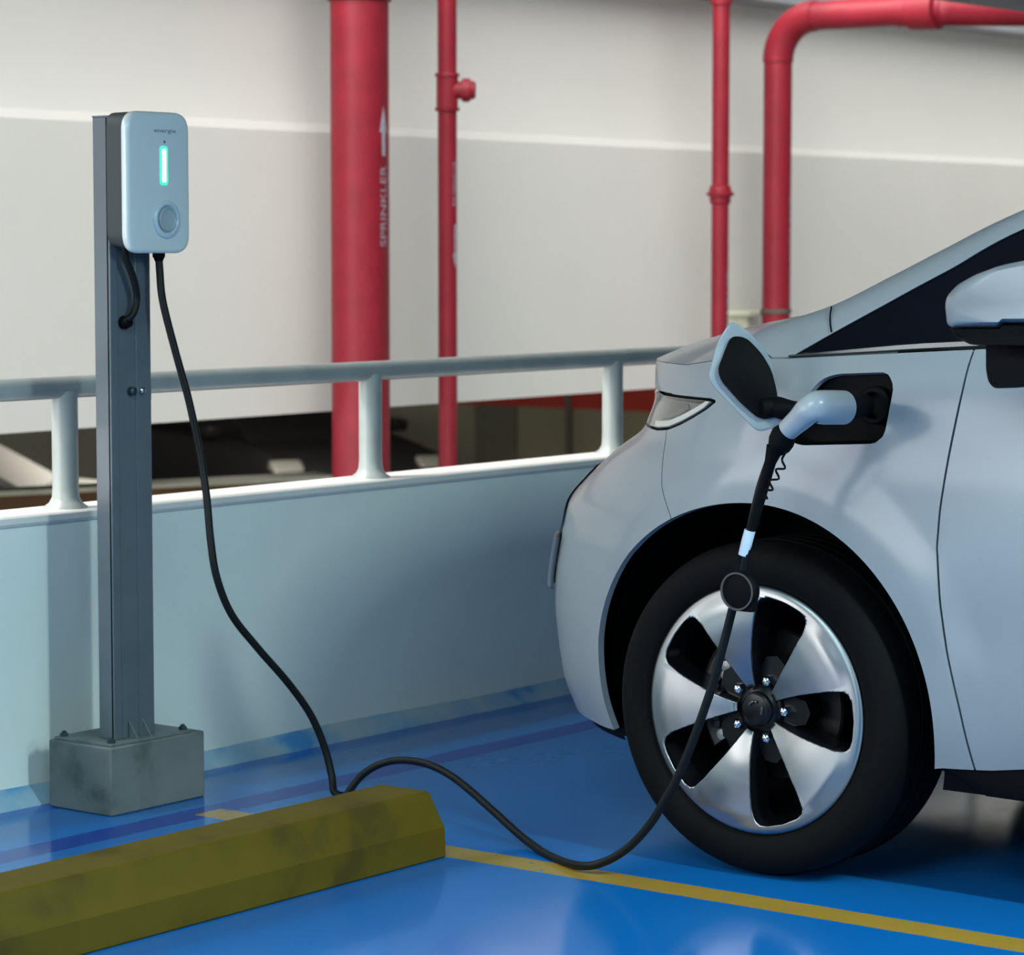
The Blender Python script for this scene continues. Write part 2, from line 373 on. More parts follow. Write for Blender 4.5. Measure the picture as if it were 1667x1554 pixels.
def arrow(parent, X, r, z0, z1, w, ang, up=True):
    hw = w * .5; hl = w * 2.2
    base = [(0, -hw * .38), (0, 0), (0, hw * .38)]; L = z1 - z0
    pts = []; fs = []
    seq = [0, .25, .5, .75, 1.0]
    for s in seq: pts += [((L - hl) * s, -hw * .45, 0), ((L - hl) * s, 0, 0), ((L - hl) * s, hw * .45, 0)]
    for i in range(4):
        for j in range(2): fs.append((i * 3 + j, i * 3 + j + 1, i * 3 + j + 4, i * 3 + j + 3))
    o = len(pts); pts += [(L - hl, -hw, 0), (L - hl, 0, 0), (L - hl, hw, 0), (L, 0, 0)]; fs += [(o, o + 1, o + 3), (o + 1, o + 2, o + 3)]
    if not up: pts = [(L - a, b, 0) for a, b, c in pts]
    mk('stencil_arrow', MB().add(wrap(pts, X, r, z0, ang), fs), M['whitepaint'], parent, smooth=0, fix=False)
def zat(y, xpx): return hit(xpx, y, 1, YP)[2]

# 1: thick pipe
X, r = pipe_at(539, 634, 400)
p = thing('fire_pipe', (X, YP, -1.1), 'thickest upright red pipe with a white up arrow and stencilled lettering', 'pipe')
mk('pipe_run', MB().tube([(X, YP, z) for z in np.linspace(-1.1, 3.6, 12)], r, 48), M['red'], p)
zc = zat(3, 586); mk('pipe_coupling', MB().lathe([(0, r), (.002, r + .010), (.05, r + .012), (.09, r + .010), (.092, r)], (X, YP, zc), (0, 0, 1), 48), M['red'], p)
ang = VIEW2(X) + math.asin(.80)
stencil(p, X, r, 'SPRINKLER', zat(402, 625), .048, ang, zat(272, 625) - zat(402, 625))
arrow(p, X, r, zat(256, 625), zat(175, 625), .045, ang)
# 2: thin pipe with a capped outlet
X, r = pipe_at(713, 744, 400)
p = thing('fire_pipe', (X, YP, -1.1), 'thin upright red pipe with a capped side outlet, right beside the thickest pipe', 'pipe')
mk('pipe_run', MB().tube([(X, YP, z) for z in np.linspace(-1.1, 3.6, 12)], r, 32), M['red'], p)
za, zb = zat(181, 728), zat(119, 728)
mk('pipe_tee', MB().lathe([(0, r), (.001, r + .010), (.012, r + .012), (.014, r + .005), (zb - za - .014, r + .005), (zb - za - .012, r + .012), (zb - za - .001, r + .010), (zb - za, r)], (X, YP, za), (0, 0, 1), 32), M['red'], p)
zo = zat(148, 745); d = np.array([.25, -1.0, 0]); d /= np.linalg.norm(d); d = np.array([.62, -.78, 0])
mk('outlet_cap', MB().lathe([(0, .034), (.055, .034), (.057, .044), (.072, .046), (.088, .044), (.090, .036), (.104, .034), (.110, .026)], (X, YP, zo), d, 28), M['red'], p)
ang = VIEW2(X) + math.asin(.80)
stencil(p, X, r, 'TO SPRINKLER', zat(336, 738), .030, ang, zat(263, 738) - zat(336, 738))
arrow(p, X, r, zat(437, 738), zat(365, 738), .026, ang, up=False)
# 3: thin pipe with a flanged joint
X, r = pipe_at(1158, 1186, 400)
p = thing('fire_pipe', (X, YP, -1.1), 'thin upright red pipe with a flanged union, standing left of the bent pipe', 'pipe')
mk('pipe_run', MB().tube([(X, YP, z) for z in np.linspace(-1.1, 3.6, 12)], r, 32), M['red'], p)
zf = zat(316, 1173)
mk('pipe_union', MB().lathe([(-.045, r), (-.04, r + .007), (-.008, r + .010), (-.007, r + .022), (.006, r + .024), (.010, r + .012), (.035, r + .008), (.04, r)], (X, YP, zf), (0, 0, 1), 32), M['red'], p)
zf = zat(8, 1173)
mk('pipe_coupling', MB().lathe([(0, r), (.002, r + .008), (.06, r + .010), (.062, r)], (X, YP, zf), (0, 0, 1), 32), M['red'], p)
ang = VIEW2(X) + math.asin(.93)
stencil(p, X, r, 'SPRINKLER', zat(560, 1183), .028, ang, zat(440, 1183) - zat(560, 1183))
# 4: bent pipe going into the garage overhead
X, r = pipe_at(1242, 1288, 300); Rb = .19
ztop = hit(1400, 22, 0, X)[2]
p = thing('fire_pipe', (X, YP, -1.1), 'bent red pipe that rises, elbows and runs overhead into the garage', 'pipe')
mk('pipe_run', MB().tube([(X, YP, z) for z in np.linspace(-1.1, ztop - Rb, 12)], r, 36), M['red'], p)
el = [(X, YP - Rb + Rb * math.cos(a), ztop - Rb + Rb * math.sin(a)) for a in np.linspace(0, math.pi / 2, 14)]
mk('pipe_elbow', MB().tube([(X, YP, ztop - Rb - .006)] + el + [(X, YP - Rb - .006, ztop)], r + .005, 36), M['red'], p)
yj = hit(1505, 22, 0, X)[1]
mk('overhead_run', MB().tube([(X, y, ztop) for y in np.linspace(YP - Rb, yj - .10, 6)], r, 36), M['red'], p)
j0 = np.array([X, yj - .06, ztop]); j1 = j0 + RT * .10 + np.array([0, -.02, -.004])
mk('angled_run', MB().tube(smooth_path([np.array([X, yj + .02, ztop]), np.array([X, yj - .03, ztop]), j0 + RT * .02, j1, j1 + RT * 1.0, j1 + RT * 2.4], 6), r * 1.10, 36), M['red'], p)
mk('grooved_coupling', MB().lathe([(0, r), (.002, r + .006), (.06, r + .007), (.065, r + .02), (.12, r + .024), (.20, r + .024), (.205, r + .004), (.206, r)], (X, yj + .13, ztop), (0, -1, 0), 36), M['red'], p)
zf = zat(510, 1265); mk('pipe_coupling', MB().lathe([(0, r), (.001, r + .006), (.02, r + .006), (.021, r)], (X, YP, zf), (0, 0, 1), 36), M['olive2'], p)
ang = VIEW2(X) + math.asin(.96)
stencil(p, X, r, 'HYDRANT', zat(425, 1286), .035, ang, zat(320, 1286) - zat(425, 1286))
xa, za = hit(1196, 507, 1, 7.1)[0], hit(1196, 507, 1, 7.1)[2]
xb = hit(1262, 507, 1, 7.1)[0]
t = mk('pipe_bracket', MB().box(xa, xb, 7.02, 7.2, za - .02, za).box(xa + .03, xa + .06, 7.05, 7.2, za - .12, za - .02), M['kerbcap'], None, bevel=.003, loc=(xa, 7.2, za))
tag(t, 'small dark bracket on the pale facade between the two right-hand red pipes', 'bracket')

# ---------------------------------------------------------------- vehicles behind the gap
def far_car(x, y, rot, paint, label, G=-.95):
    t = thing('parked_car', (x, y, G), label, 'car'); t.rotation_euler = (0, 0, rot); WL[t.name] = (0, 0, 0)
    def pr(pts, y0, y1): return MB().prism([(a, y0, b) for a, b in pts], (0, y1 - y0, 0))
    mk('car_body', pr([(-2.1, .3), (-2.15, .62), (-2.08, .86), (-1.9, .97), (-1.2, 1.05), (-.9, 1.08), (1.35, 1.10), (2.0, 1.0), (2.15, .7), (2.1, .3)], -.85, .85), paint, t, bevel=.08, seg=4)
    mk('roof', pr([(-1.2, 1.04), (-.5, 1.42), (-.35, 1.46), (.7, 1.48), (.85, 1.45), (1.5, 1.06), (1.35, 1.06), (.7, 1.42), (-.38, 1.40), (-1.05, 1.04)], -.70, .70), paint, t, bevel=.02)
    mk('side_windows', pr([(-1.08, 1.05), (-.42, 1.40), (.7, 1.42), (1.38, 1.05)], -.68, .68), M['farglass'], t, bevel=.01)
    for a in (-1.35, 1.3):
        for yy in (-.86, .66):
            mk('wheel', MB().lathe([(0, .27), (.02, .33), (.18, .33), (.2, .27)], (a, yy, .33), (0, 1, 0), 28), M['tyre'], t)
    for sg in (-1, 1):
        y0, y1 = sorted((sg * .99, sg * .84)); mk('door_mirror', pr([(-.82, 1.08), (-.86, 1.18), (-.68, 1.2), (-.64, 1.08)], y0, y1), paint, t, bevel=.02)
        y0, y1 = sorted((sg * .84, sg * .55)); mk('headlight', pr([(-2.14, .84), (-2.10, .90), (-2.0, .95), (-1.95, .86)], y0, y1), M['lens'], t, bevel=.02)
    WL[t.name] = (x, y, G); return t
def at_depth(px, d): r = FW + RT * ((px - CXP) / F); return CAMP + r * d
q = at_depth(-186, 21.0); far_car(q[0], q[1], math.atan2(math.cos(YAW), -math.sin(YAW)), M['greycar'], 'dark grey car glimpsed under the rail at far left, beyond the parapet', G=-1.6)
q = at_depth(450, 27.0); far_car(q[0], q[1], YAW + .45, M['darkcar'], 'black car glimpsed beyond the parapet between charger post and thickest pipe', G=-1.6)

# ---------------------------------------------------------------- plinth, post, charger
ZB = .146
t = mk('concrete_plinth', MB().box(4.212, 4.497, 4.29, 4.478, 0, ZB), M['concrete'], None, bevel=.004, loc=(4.354, 4.384, 0))
tag(t, 'small pale concrete block under the charger post, standing against the parapet', 'concrete block')
ps = thing('charging_post', (4.325, 4.352, ZB), 'slim dark grey steel post bolted on the concrete block, carrying the wall charger', 'post')
mk('base_plate', MB().box(4.222, 4.470, 4.298, 4.47, ZB, ZB + .006), M['plate'], ps, bevel=.001)
PX0, PX1, PY0, PY1, PZ1 = 4.264, 4.383, 4.329, 4.376, 1.468
mk('column', MB().box(PX0, PX1, PY0 + .003, PY1, ZB + .006, PZ1).box(PX0, PX0 + .022, PY0, PY0 + .01, ZB + .006, PZ1).box(PX1 - .045, PX1, PY0, PY0 + .01, ZB + .006, PZ1 - .01), M['steel'], ps, bevel=.0015)
mk('end_cap', MB().box(PX0 - .001, PX1 + .001, PY0 - .001, PY1 + .001, PZ1, PZ1 + .004), M['steel2'], ps, bevel=.001)
for bx, by in ((4.236, 4.455), (4.452, 4.450), (4.452, 4.312), (4.236, 4.312)):
    h = .022 if (bx > 4.4 and by > 4.4) else .010
    mk('anchor_bolt', MB().lathe([(0, .009), (.007, .009), (.0072, .0055), (h, .0055), (h + .002, .003)], (bx, by, ZB + .006), (0, 0, 1), 6), M['darkmetal'], ps)
for gx in (4.305, 4.345):
    mk('gusset', MB().prism([(gx, PY0, ZB + .006), (gx, PY0 - .026, ZB + .006), (gx, PY0, ZB + .042)], (.004, 0, 0)), M['plate'], ps)
# clamp that ties the post to the rail
zc = hit(222, 636, 1, PY0)[2]
mk('rail_clamp', MB().box(PX1 - .012, PX1 + .010, PY0 + .006, PY1 + .012, ZR - .022, ZR + .022), M['steel'], ps, bevel=.006, seg=3)
mk('clamp_bolt', MB().lathe([(0, .009), (.010, .009), (.012, .006)], (hit(213, 637, 1, PY0)[0], PY0, zc), (0, -1, 0), 12), M['darkmetal'], ps)
mk('clamp_bolt', MB().lathe([(0, .007), (.008, .007), (.010, .004)], (hit(229, 637, 1, PY0)[0], PY0, zc), (0, -1, 0), 12), M['shiny'], ps)

# charger
CF = 4.262                     # front plane
bl = hit(207, 300, 1, CF); br_ = hit(309, 300, 1, CF)
zt = hit(262, 182, 1, CF)[2]; zb = hit(262, 412, 1, CF)[2]
bx0, bx1 = bl[0], br_[0]
ch = thing('wall_charger', ((bx0 + bx1) / 2, PY0, zb), 'white electric car charger box with glowing green bar, mounted on the post', 'charger')
def rrect(x0, x1, z0, z1, r, y, n=8):
    return [(a, y, b) for a, b in round_poly([(x0, z0), (x1, z0), (x1, z1), (x0, z1)], r, n)]
mk('housing', MB().grid([rrect(bx0 + .006, bx1 - .006, zb + .014, zt - .002, .03, PY0 - .001), rrect(bx0 + .003, bx1 - .003, zb + .006, zt - .001, .036, CF + .012)], True, True), M['housing'], ch)
rows = []
for dy, ins in ((.016, 0), (.006, 0), (.002, .0015), (0, .005), (-.0012, .010)):
    rows.append(rrect(bx0 + ins, bx1 - ins, zb + ins, zt - ins, max(.042 - ins, .01), CF + dy, 10))
mk('front_cover', MB().grid(rows, True, True), M['cover'], ch)
FZ = CF - .0012
lx0, lx1 = hit(260.5, 270, 1, FZ)[0], hit(272.5, 270, 1, FZ)[0]; lz0, lz1 = hit(266, 301, 1, FZ)[2], hit(266, 238, 1, FZ)[2]
sb = mk('status_light', MB().grid([rrect(lx0, lx1, lz0, lz1, .008, FZ + .001), rrect(lx0, lx1, lz0, lz1, .008, FZ - .001)], True, True), M['led'], ch)
q = (lx1 - lx0) * .26
mk('light_core', MB().grid([rrect(lx0 + q, lx1 - q, lz0 + q, lz1 - q, .004, FZ - .0008), rrect(lx0 + q, lx1 - q, lz0 + q, lz1 - q, .004, FZ - .0016)], True, True), M['ledcore'], sb)
c = hit(270.5, 357, 1, FZ); cr = .036
mk('holster_ring', MB().lathe([(-.006, cr + .005), (.003, cr + .004), (.006, cr), (.006, cr - .005), (.002, cr - .009), (-.001, cr - .010), (-.001, .0)], (c[0], FZ, c[2]), (0, -1, 0), 48, cap=False), M['ringp'], ch)
mk('holster_socket', MB().lathe([(-.001, .026), (.005, .0255), (.006, .023), (.0035, .021), (.002, 0)], (c[0] + .001, FZ, c[2]), (0, -1, 0), 40, cap=False), M['recess'], ch)
v, f = text_mesh('energie', .0118); tx = hit(250, 212, 1, FZ)
w_ = max(a[0] for a in v); sx = (hit(286, 212, 1, FZ)[0] - tx[0]) / w_
mk('logo_lettering', MB().add([(tx[0] + a * sx, FZ - .0006, tx[2] + b) for a, b, _ in v], f), M['print'], ch, smooth=0, fix=False)
dq = hit(267.5, 231, 1, FZ)
mk('printed_icon', MB().lathe([(0, .003), (.0006, .003)], (dq[0], FZ, dq[2]), (0, -1, 0), 10), M['print'], ch)
g = hit(258.5, 413, 1, 4.29)
mk('cable_gland', MB().lathe([(-.012, .013), (0, .0135), (.006, .0135), (.010, .011), (.016, .0085)], (g[0], 4.29, g[2]), (0, 0, -1), 20), M['matteblack'], ch)
def pxpath(pts):                # traced points, each on its own upright plane of the place (ax, value)
    return [hit(x, y, ax, v) for x, y, ax, v in pts]
cond = pxpath([(203, 400, 1, 4.30), (207, 425, 1, 4.305), (218, 455, 1, 4.305), (223, 485, 1, 4.308), (217, 510, 1, 4.31), (206, 521, 1, 4.318), (202, 523, 1, 4.328)])
mk('supply_conduit', MB().tube(smooth_path(cond, 6), .0075, 14), M['rubber'], ch)
e = cond[-1]; mk('conduit_entry', MB().lathe([(0, .014), (.010, .014), (.013, .011), (.02, .010)], (e[0], PY0 + .002, e[2] - .002), (0, -1, 0), 20), M['matteblack'], ch)

# ---------------------------------------------------------------- wheel stop
HS = .133
SX1 = 4.330
def stop_sec(x, q=0, zs=1):
    y0, y1 = 3.48, 3.650
    return [(x, y0, .0), (x - q * .2, y0 - .001, .062), (x - q, y0 + .026, HS), (x - q, y1 - .024, HS), (x - q * .2, y1, .062), (x, y1, 0)]
L0 = 2.35
rows = [stop_sec(L0, -.022)] + [stop_sec(lerp(L0 + .022, SX1 - .022, i / 30)) for i in range(31)] + [stop_sec(SX1, .022)]
t = mk('wheel_stop', MB().grid(rows, True, True), M['yellow'], None, smooth=20, bevel=.004, loc=((L0 + SX1) / 2, 3.565, 0))
tag(t, 'yellow painted concrete wheel stop lying on the blue floor', 'wheel stop')

# ---------------------------------------------------------------- charging cable with its plug
cb = thing('charging_cable', (4.45, 3.9, 0), 'long black charging cable with a white plug, hanging from charger to car', 'cable')
P1 = pxpath([(258.5, 416, 1, 4.29), (260, 440, 1, 4.288), (265, 490, 1, 4.28), (285, 570, 1, 4.26), (307, 650, 1, 4.24), (325, 735, 1, 4.22), (336, 805, 1, 4.20), (343, 880, 1, 4.18),
             (353, 940, 1, 4.165), (377, 1000, 1, 4.15), (420, 1055, 1, 4.13), (468, 1110, 1, 4.11), (505, 1162, 1, 4.09), (528, 1215, 1, 4.07), (540, 1262, 1, 4.05), (545, 1290, 1, 4.03)])
P2 = pxpath([(571, 1284, 1, 3.96), (590, 1261, 1, 3.94), (620, 1243, 1, 3.90), (655, 1237, 1, 3.85), (700, 1245, 1, 3.77), (745, 1270, 1, 3.68), (800, 1317, 1, 3.55), (850, 1362, 1, 3.43), (895, 1393, 1, 3.31)])
P3 = [hit(945, 1409, 2, .011)] + pxpath([(985, 1402, 0, 4.385), (1023, 1379, 0, 4.388), (1055, 1345, 0, 4.39), (1078, 1310, 0, 4.39), (1103, 1265, 0, 4.39), (1130, 1200, 0, 4.39), (1158, 1120, 0, 4.39), (1180, 1040, 0, 4.39), (1194, 985, 0, 4.39),
             (1206, 945, 0, 4.39), (1213, 905, 0, 4.39), (1222, 862, 0, 4.39), (1236, 800, 0, 4.39), (1250, 757, 0, 4.39), (1262, 728, 0, 4.39)])
mid = [np.array([P1[-1][0] + .012, 4.0, .012]), np.array([P2[0][0] - .006, 3.975, .014])]
mk('cable', MB().tube([q for q in smooth_path(P1 + mid + P2 + P3, 8)], .0082, 14), M['rubber'], cb)
XK = 4.39
c = hit(1207, 961, 0, XK - .012)
mk('cable_weight', MB().lathe([(0, .030), (.002, .0345), (.006, .0365), (.018, .0365), (.022, .0345), (.024, .030)], (XK - .026 + 0, c[1], c[2]), (1, 0, 0), 40).box(XK - .024, XK - .004, c[1] - .030, c[1] + .012, c[2] - .0365, c[2] - .015), M['matteblack'], cb)
mk('weight_rim', MB().lathe([(0, .0345), (-.003, .0352), (-.003, .0318), (0, .0312)], (XK - .026, c[1], c[2]), (1, 0, 0), 40, cap=False), mat('rim_grey', (.05, .05, .052), .4), cb)
a, b = hit(1221, 863, 0, XK), hit(1211, 903, 0, XK)
mk('paper_tag', MB().tube([a, lerp(a, b, .5) + np.array([-.001, 0, 0]), b], .0104, 16), M['tagw'], cb)
a, b = hit(1208, 904, 0, XK), hit(1204, 935, 0, XK)
mk('cable_sleeve', MB().tube([a, lerp(a, b, .5), b], [.0100, .0092, .0100], 14), M['matteblack'], cb)
a, b = hit(1224, 860, 0, XK), hit(1254, 752, 0, XK)
mk('strain_relief', MB().tube([a, lerp(a, b, .5), b, hit(1262, 728, 0, XK)], [.0100, .0100, .0108, .0165], 16), M['matteblack'], cb)
# plug: grip ball, slanted body, barrel pushed into the port
g0 = hit(1268, 728, 0, XK); g1 = hit(1276, 708, 0, XK); h0 = hit(1282, 700, 0, 4.385); h1 = hit(1330, 655, 0, 4.375)
dv = (h1 - h0) / np.linalg.norm(h1 - h0)
mk('plug_grip', MB().tube([g0 - dv * .008 - np.array([0, 0, .006]), g0, lerp(g0, g1, .5), g1, g1 + dv * .012], [.010, .0205, .0240, .0235, .019], 24), M['matteblack'], cb)
elb = hit(1322, 664, 0, 4.378)
path = smooth_path([h0, lerp(h0, elb, .5), elb, elb + np.array([.032, -.010, .000]), elb + np.array([.078, -.018, -.002])], 6)
n = len(path); rad = [interp(i / (n - 1), [0, .2, .45, .55, .7, 1], [.0195, .0215, .0255, .029, .031, .031]) for i in range(n)]
mk('plug_body', MB().tube(path, rad, 28), M['plug'], cb)
mk('plug_nose', MB().lathe([(0, .024), (.095, .021)], path[-1] - np.array([.002, 0, 0]), (1, .12, 0), 24), M['matteblack'], cb)
# thin curly safety cord
a, b = hit(1279, 737, 0, 4.37), hit(1244, 815, 0, 4.385); cpts = []
cz = [(1280, 735), (1273, 748), (1278, 762), (1263, 764), (1268, 779), (1252, 782), (1258, 797), (1244, 798), (1249, 812), (1240, 803)]
cpts = [hit(x, y, 0, 4.372 + .008 * (i % 2)) for i, (x, y) in enumerate(cz)]
mk('curly_cord', MB().tube(smooth_path(cpts, 4), .0021, 8), M['matteblack'], cb)

# ================================================================ white car, nose towards the parapet (+Y), left flank at X = XC
XC, XM = 4.543, 5.440
WY, WZ = 2.905, .322
sil = [(1200, 962), (1189, 958), (1174, 948), (1131, 931), (1103, 919), (1046, 910), (989, 904), (940, 904), (917, 907), (874, 915), (815, 926), (803, 934), (765, 970), (727, 1012), (708, 1043), (699, 1053), (684, 1054), (658, 1067), (646, 1069), (631, 1066), (610, 1068)]
SY = [a for a, b in sil][::-1]; SX = [b for a, b in sil][::-1]
_dz = np.linspace(-.1, 1.4, 301); _dx = np.interp(_dz, [-.1, .2, .3, .45, .6, .8, .9, .95, .975, 1.1, 1.4], [.156, .060, .028, .008, 0, .008, .024, .038, .052, .12, .30])
_k = np.exp(-.5 * (np.arange(-24, 25) / 8.0) ** 2); _k /= _k.sum(); _dx = np.convolve(np.pad(_dx, 24, 'edge'), _k, 'valid')
def dside(z): return interp(z, _dz, _dx)
def Y0f(z): return interp(z, [.2, .6, .965], [3.0, 3.0, 2.86])
Zt = np.linspace(.19, .97, 79); At = []
for z in Zt:
    X0 = XC + dside(z); W = XM - X0; y0 = Y0f(z)
    def f(a):
        t = math.atan(1.302 * a / W); x, y = proj((X0 + W * (1 - math.cos(t)), y0 + a * math.sin(t), z))
        return x - interp(y, SY, SX)
    lo, hi = .15, 1.3
    for _ in range(40):
        m_ = (lo + hi) / 2
        if f(m_) > 0: lo = m_
        else: hi = m_
    At.append(lo)
for _ in range(3): At = np.convolve(np.pad(At, 1, 'edge'), [.25, .5, .25], 'valid')
def Af(z): return interp(z, Zt, At)
YR0, AR = -.02, .62
def zsh(Y): return interp(Y, [-.7, .5, 1.5, 2.43, 2.86, 3.0, 3.15, 4.2], [1.09, 1.085, 1.055, 1.0165, .989, .985, .966, .964])
def bump(Y, z, yc=WY + .008):
    rr = math.hypot(Y - yc, z - WZ); return .007 * (1 - sstep(.43, .52, rr))
def Xs(Y, z):
    X0 = XC + dside(z); W = XM - X0; y0 = Y0f(z); a = Af(z); o = 0
    if Y > y0:
        s = min(1, (Y - y0) / a); o = W * (1 - math.sqrt(max(0, 1 - s * s)))
    return X0 + o - bump(Y, z)
def onside(x, y):                 # traced point carried onto the real flank surface
    X = XC
    for _ in range(12):
        p = hit(x, y, 0, X); X = lerp(X, Xs(p[1], p[2]), .7)
    return p
NS, NF, NR = 230, 56, 18
def ring(v, inset=0.0):
    ze = lerp(.20, .965, v); X0 = XC + dside(ze) + inset; W = XM - X0; y0 = Y0f(ze); a = Af(ze) - inset; pts = []
    for i in range(NR): t = math.pi / 2 * (1 - i / NR); pts.append((X0 + W * (1 - math.cos(t)), YR0 - (AR - inset) * math.sin(t)))
    for i in range(NS): pts.append((X0, lerp(YR0, y0, (i / NS) ** .8)))
    for i in range(NF + 1): t = math.pi / 2 * (i / NF); pts.append((X0 + W * (1 - math.cos(t)), y0 + a * math.sin(t)))
    out = []
    for X, Y in pts:
        z = ze + (zsh(Y) - .965) * sstep(.80, 1, v)
        b = 0 if inset else bump(Y, ze) + bump(Y, ze, .205)
        out.append((X - b, Y, z))
    return out
NV = 84
rows = [ring(i / NV) for i in range(NV + 1)]
SV = [p for r_ in rows for p in r_]; n_ = len(rows[0])
SF = [(i * n_ + j, i * n_ + j + 1, (i + 1) * n_ + j + 1, (i + 1) * n_ + j) for i in range(NV) for j in range(n_ - 1)]
def clip(V, Fs, g):               # keep the part of a mesh where g > 0, cut cleanly along g = 0
    G = [g(p) for p in V]; nv = list(V); cache = {}; out = []
    def cut(a, b):
        k = (min(a, b), max(a, b))
        if k not in cache:
            t = G[a] / (G[a] - G[b]); nv.append(tuple(V[a][i] + (V[b][i] - V[a][i]) * t for i in range(len(V[a])))); cache[k] = len(nv) - 1
        return cache[k]
    for f_ in Fs:
        s = [G[i] > 0 for i in f_]
        if all(s): out.append(f_); continue
        if not any(s): continue
        q = []
        for i in range(len(f_)):
            a, b = f_[i], f_[(i + 1) % len(f_)]
            if G[a] > 0: q.append(a)
            if (G[a] > 0) != (G[b] > 0): q.append(cut(a, b))
        if len(q) > 2: out.append(tuple(q))
    used = sorted({i for f_ in out for i in f_}); mp = {o: i for i, o in enumerate(used)}
    return [nv[i] for i in used], [tuple(mp[i] for i in f_) for f_ in out]
SVn = None
def grid_normals(V, nrow, ncol):  # outward normals of the left half skin
    A = np.array(V).reshape(nrow, ncol, 3); du = np.gradient(A, axis=0); dv = np.gradient(A, axis=1); n = np.cross(du, dv); l = np.linalg.norm(n, axis=2, keepdims=True); n = n / np.maximum(l, 1e-9)
    if n[nrow // 2, ncol // 2, 0] > 0: n = -n
    return [tuple(a) + tuple(b) for a, b in zip(A.reshape(-1, 3).tolist(), n.reshape(-1, 3).tolist())]
SN = grid_normals(SV, NV + 1, n_)
def chain(V, Fs, *gs):
    for g in gs: V, Fs = clip(V, Fs, g)
    return V, Fs
def poly_sd(poly):                # signed distance to a (Y, z) outline: positive outside
    P = np.array(poly); Q = np.roll(P, -1, 0); lo = P.min(0) - .05; hi = P.max(0) + .05
    def sd(y, z):
        if y < lo[0] or y > hi[0] or z < lo[1] or z > hi[1]: return .05
        p = np.array([y, z]); e = Q - P; w_ = p - P
        t = np.clip((w_ * e).sum(1) / (e * e).sum(1), 0, 1); d = np.sqrt(((w_ - e * t[:, None]) ** 2).sum(1)).min()
        c = ((P[:, 1] > z) != (Q[:, 1] > z)); ins = False
        for i in np.nonzero(c)[0]:
            if y < (Q[i, 0] - P[i, 0]) * (z - P[i, 1]) / (Q[i, 1] - P[i, 1]) + P[i, 0]: ins = not ins
        return -d if ins else d
    return sd
def arch(yc, grow=0):
    def g(p):
        dy = p[1] - yc; rx = ((.425 - max(0, .42 - p[2]) * .06) if dy > 0 else .384) + grow
        return (math.hypot(dy / rx, (p[2] - WZ) / (.394 + grow)) - 1) * .39
    return g
seam = [onside(x, y) for x, y in [(1597, 566), (1583, 600), (1570, 640), (1545, 740), (1530, 830), (1525, 890), (1530, 980), (1542, 1065), (1562, 1155), (1590, 1262)]]
sz = [p[2] for p in seam][::-1]; sy = [p[1] for p in seam][::-1]
gd = lambda p: p[1] - interp(p[2], sz, sy)
bs = [onside(x, y) for x, y in [(1085, 700), (1080, 740), (1077, 790), (1090, 835), (1094, 850)]]
bz = [p[2] for p in bs][::-1]; by = [p[1] for p in bs][::-1]
gb = lambda p: p[1] - interp(p[2], [-1] + bz + [2], [by[0]] + by + [by[-1]])
hl = [onside(x, y) for x, y in [(1180, 640), (1168, 652), (1150, 666), (1130, 678), (1108, 690), (1088, 698), (1070, 699)]]
hy = [p[1] for p in hl] + [3.9]; hz = [p[2] for p in hl] + [hl[-1][2] + .004]
ZHT = onside(1110, 645)[2]
glow = lambda p: p[2] - interp(p[1], hy, hz)          # above the lamp's lower outline
gtop = lambda p: ZHT - p[2]
notlamp = lambda p: -min(glow(p), gtop(p), p[1] - hy[0], XC + .62 - p[0]) - .002 if p[1] > hy[0] - .03 else .03
isin = lambda o: (lambda p: min(glow(p), gtop(p), p[1] - hy[0], XC + .62 - p[0]) - o)
port2 = [onside(x, y) for x, y in [(1268, 702), (1340, 617), (1366, 608), (1452, 605), (1460, 628), (1438, 722), (1296, 725)]]
port = round_poly([(p[1], p[2]) for p in port2], .030, 6)
psd = poly_sd(port)
zbot = lambda p: p[2] - interp(p[1], [-.7, 0, 2.2, 2.33, 2.42, 2.52, 2.56, 3.1, 3.30, 4.0], [.26, .275, .285, .268, .2545, .2485, .24, .24, .226, .215])
AF, ARr = arch(WY + .006), arch(.205)
ok = lambda p: min(AF(p), ARr(p))
car = thing('white_car', (XM, 1.6, 0), 'white hatchback parked nose in, front wheel in view, with the cable plugged into its fender', 'car')
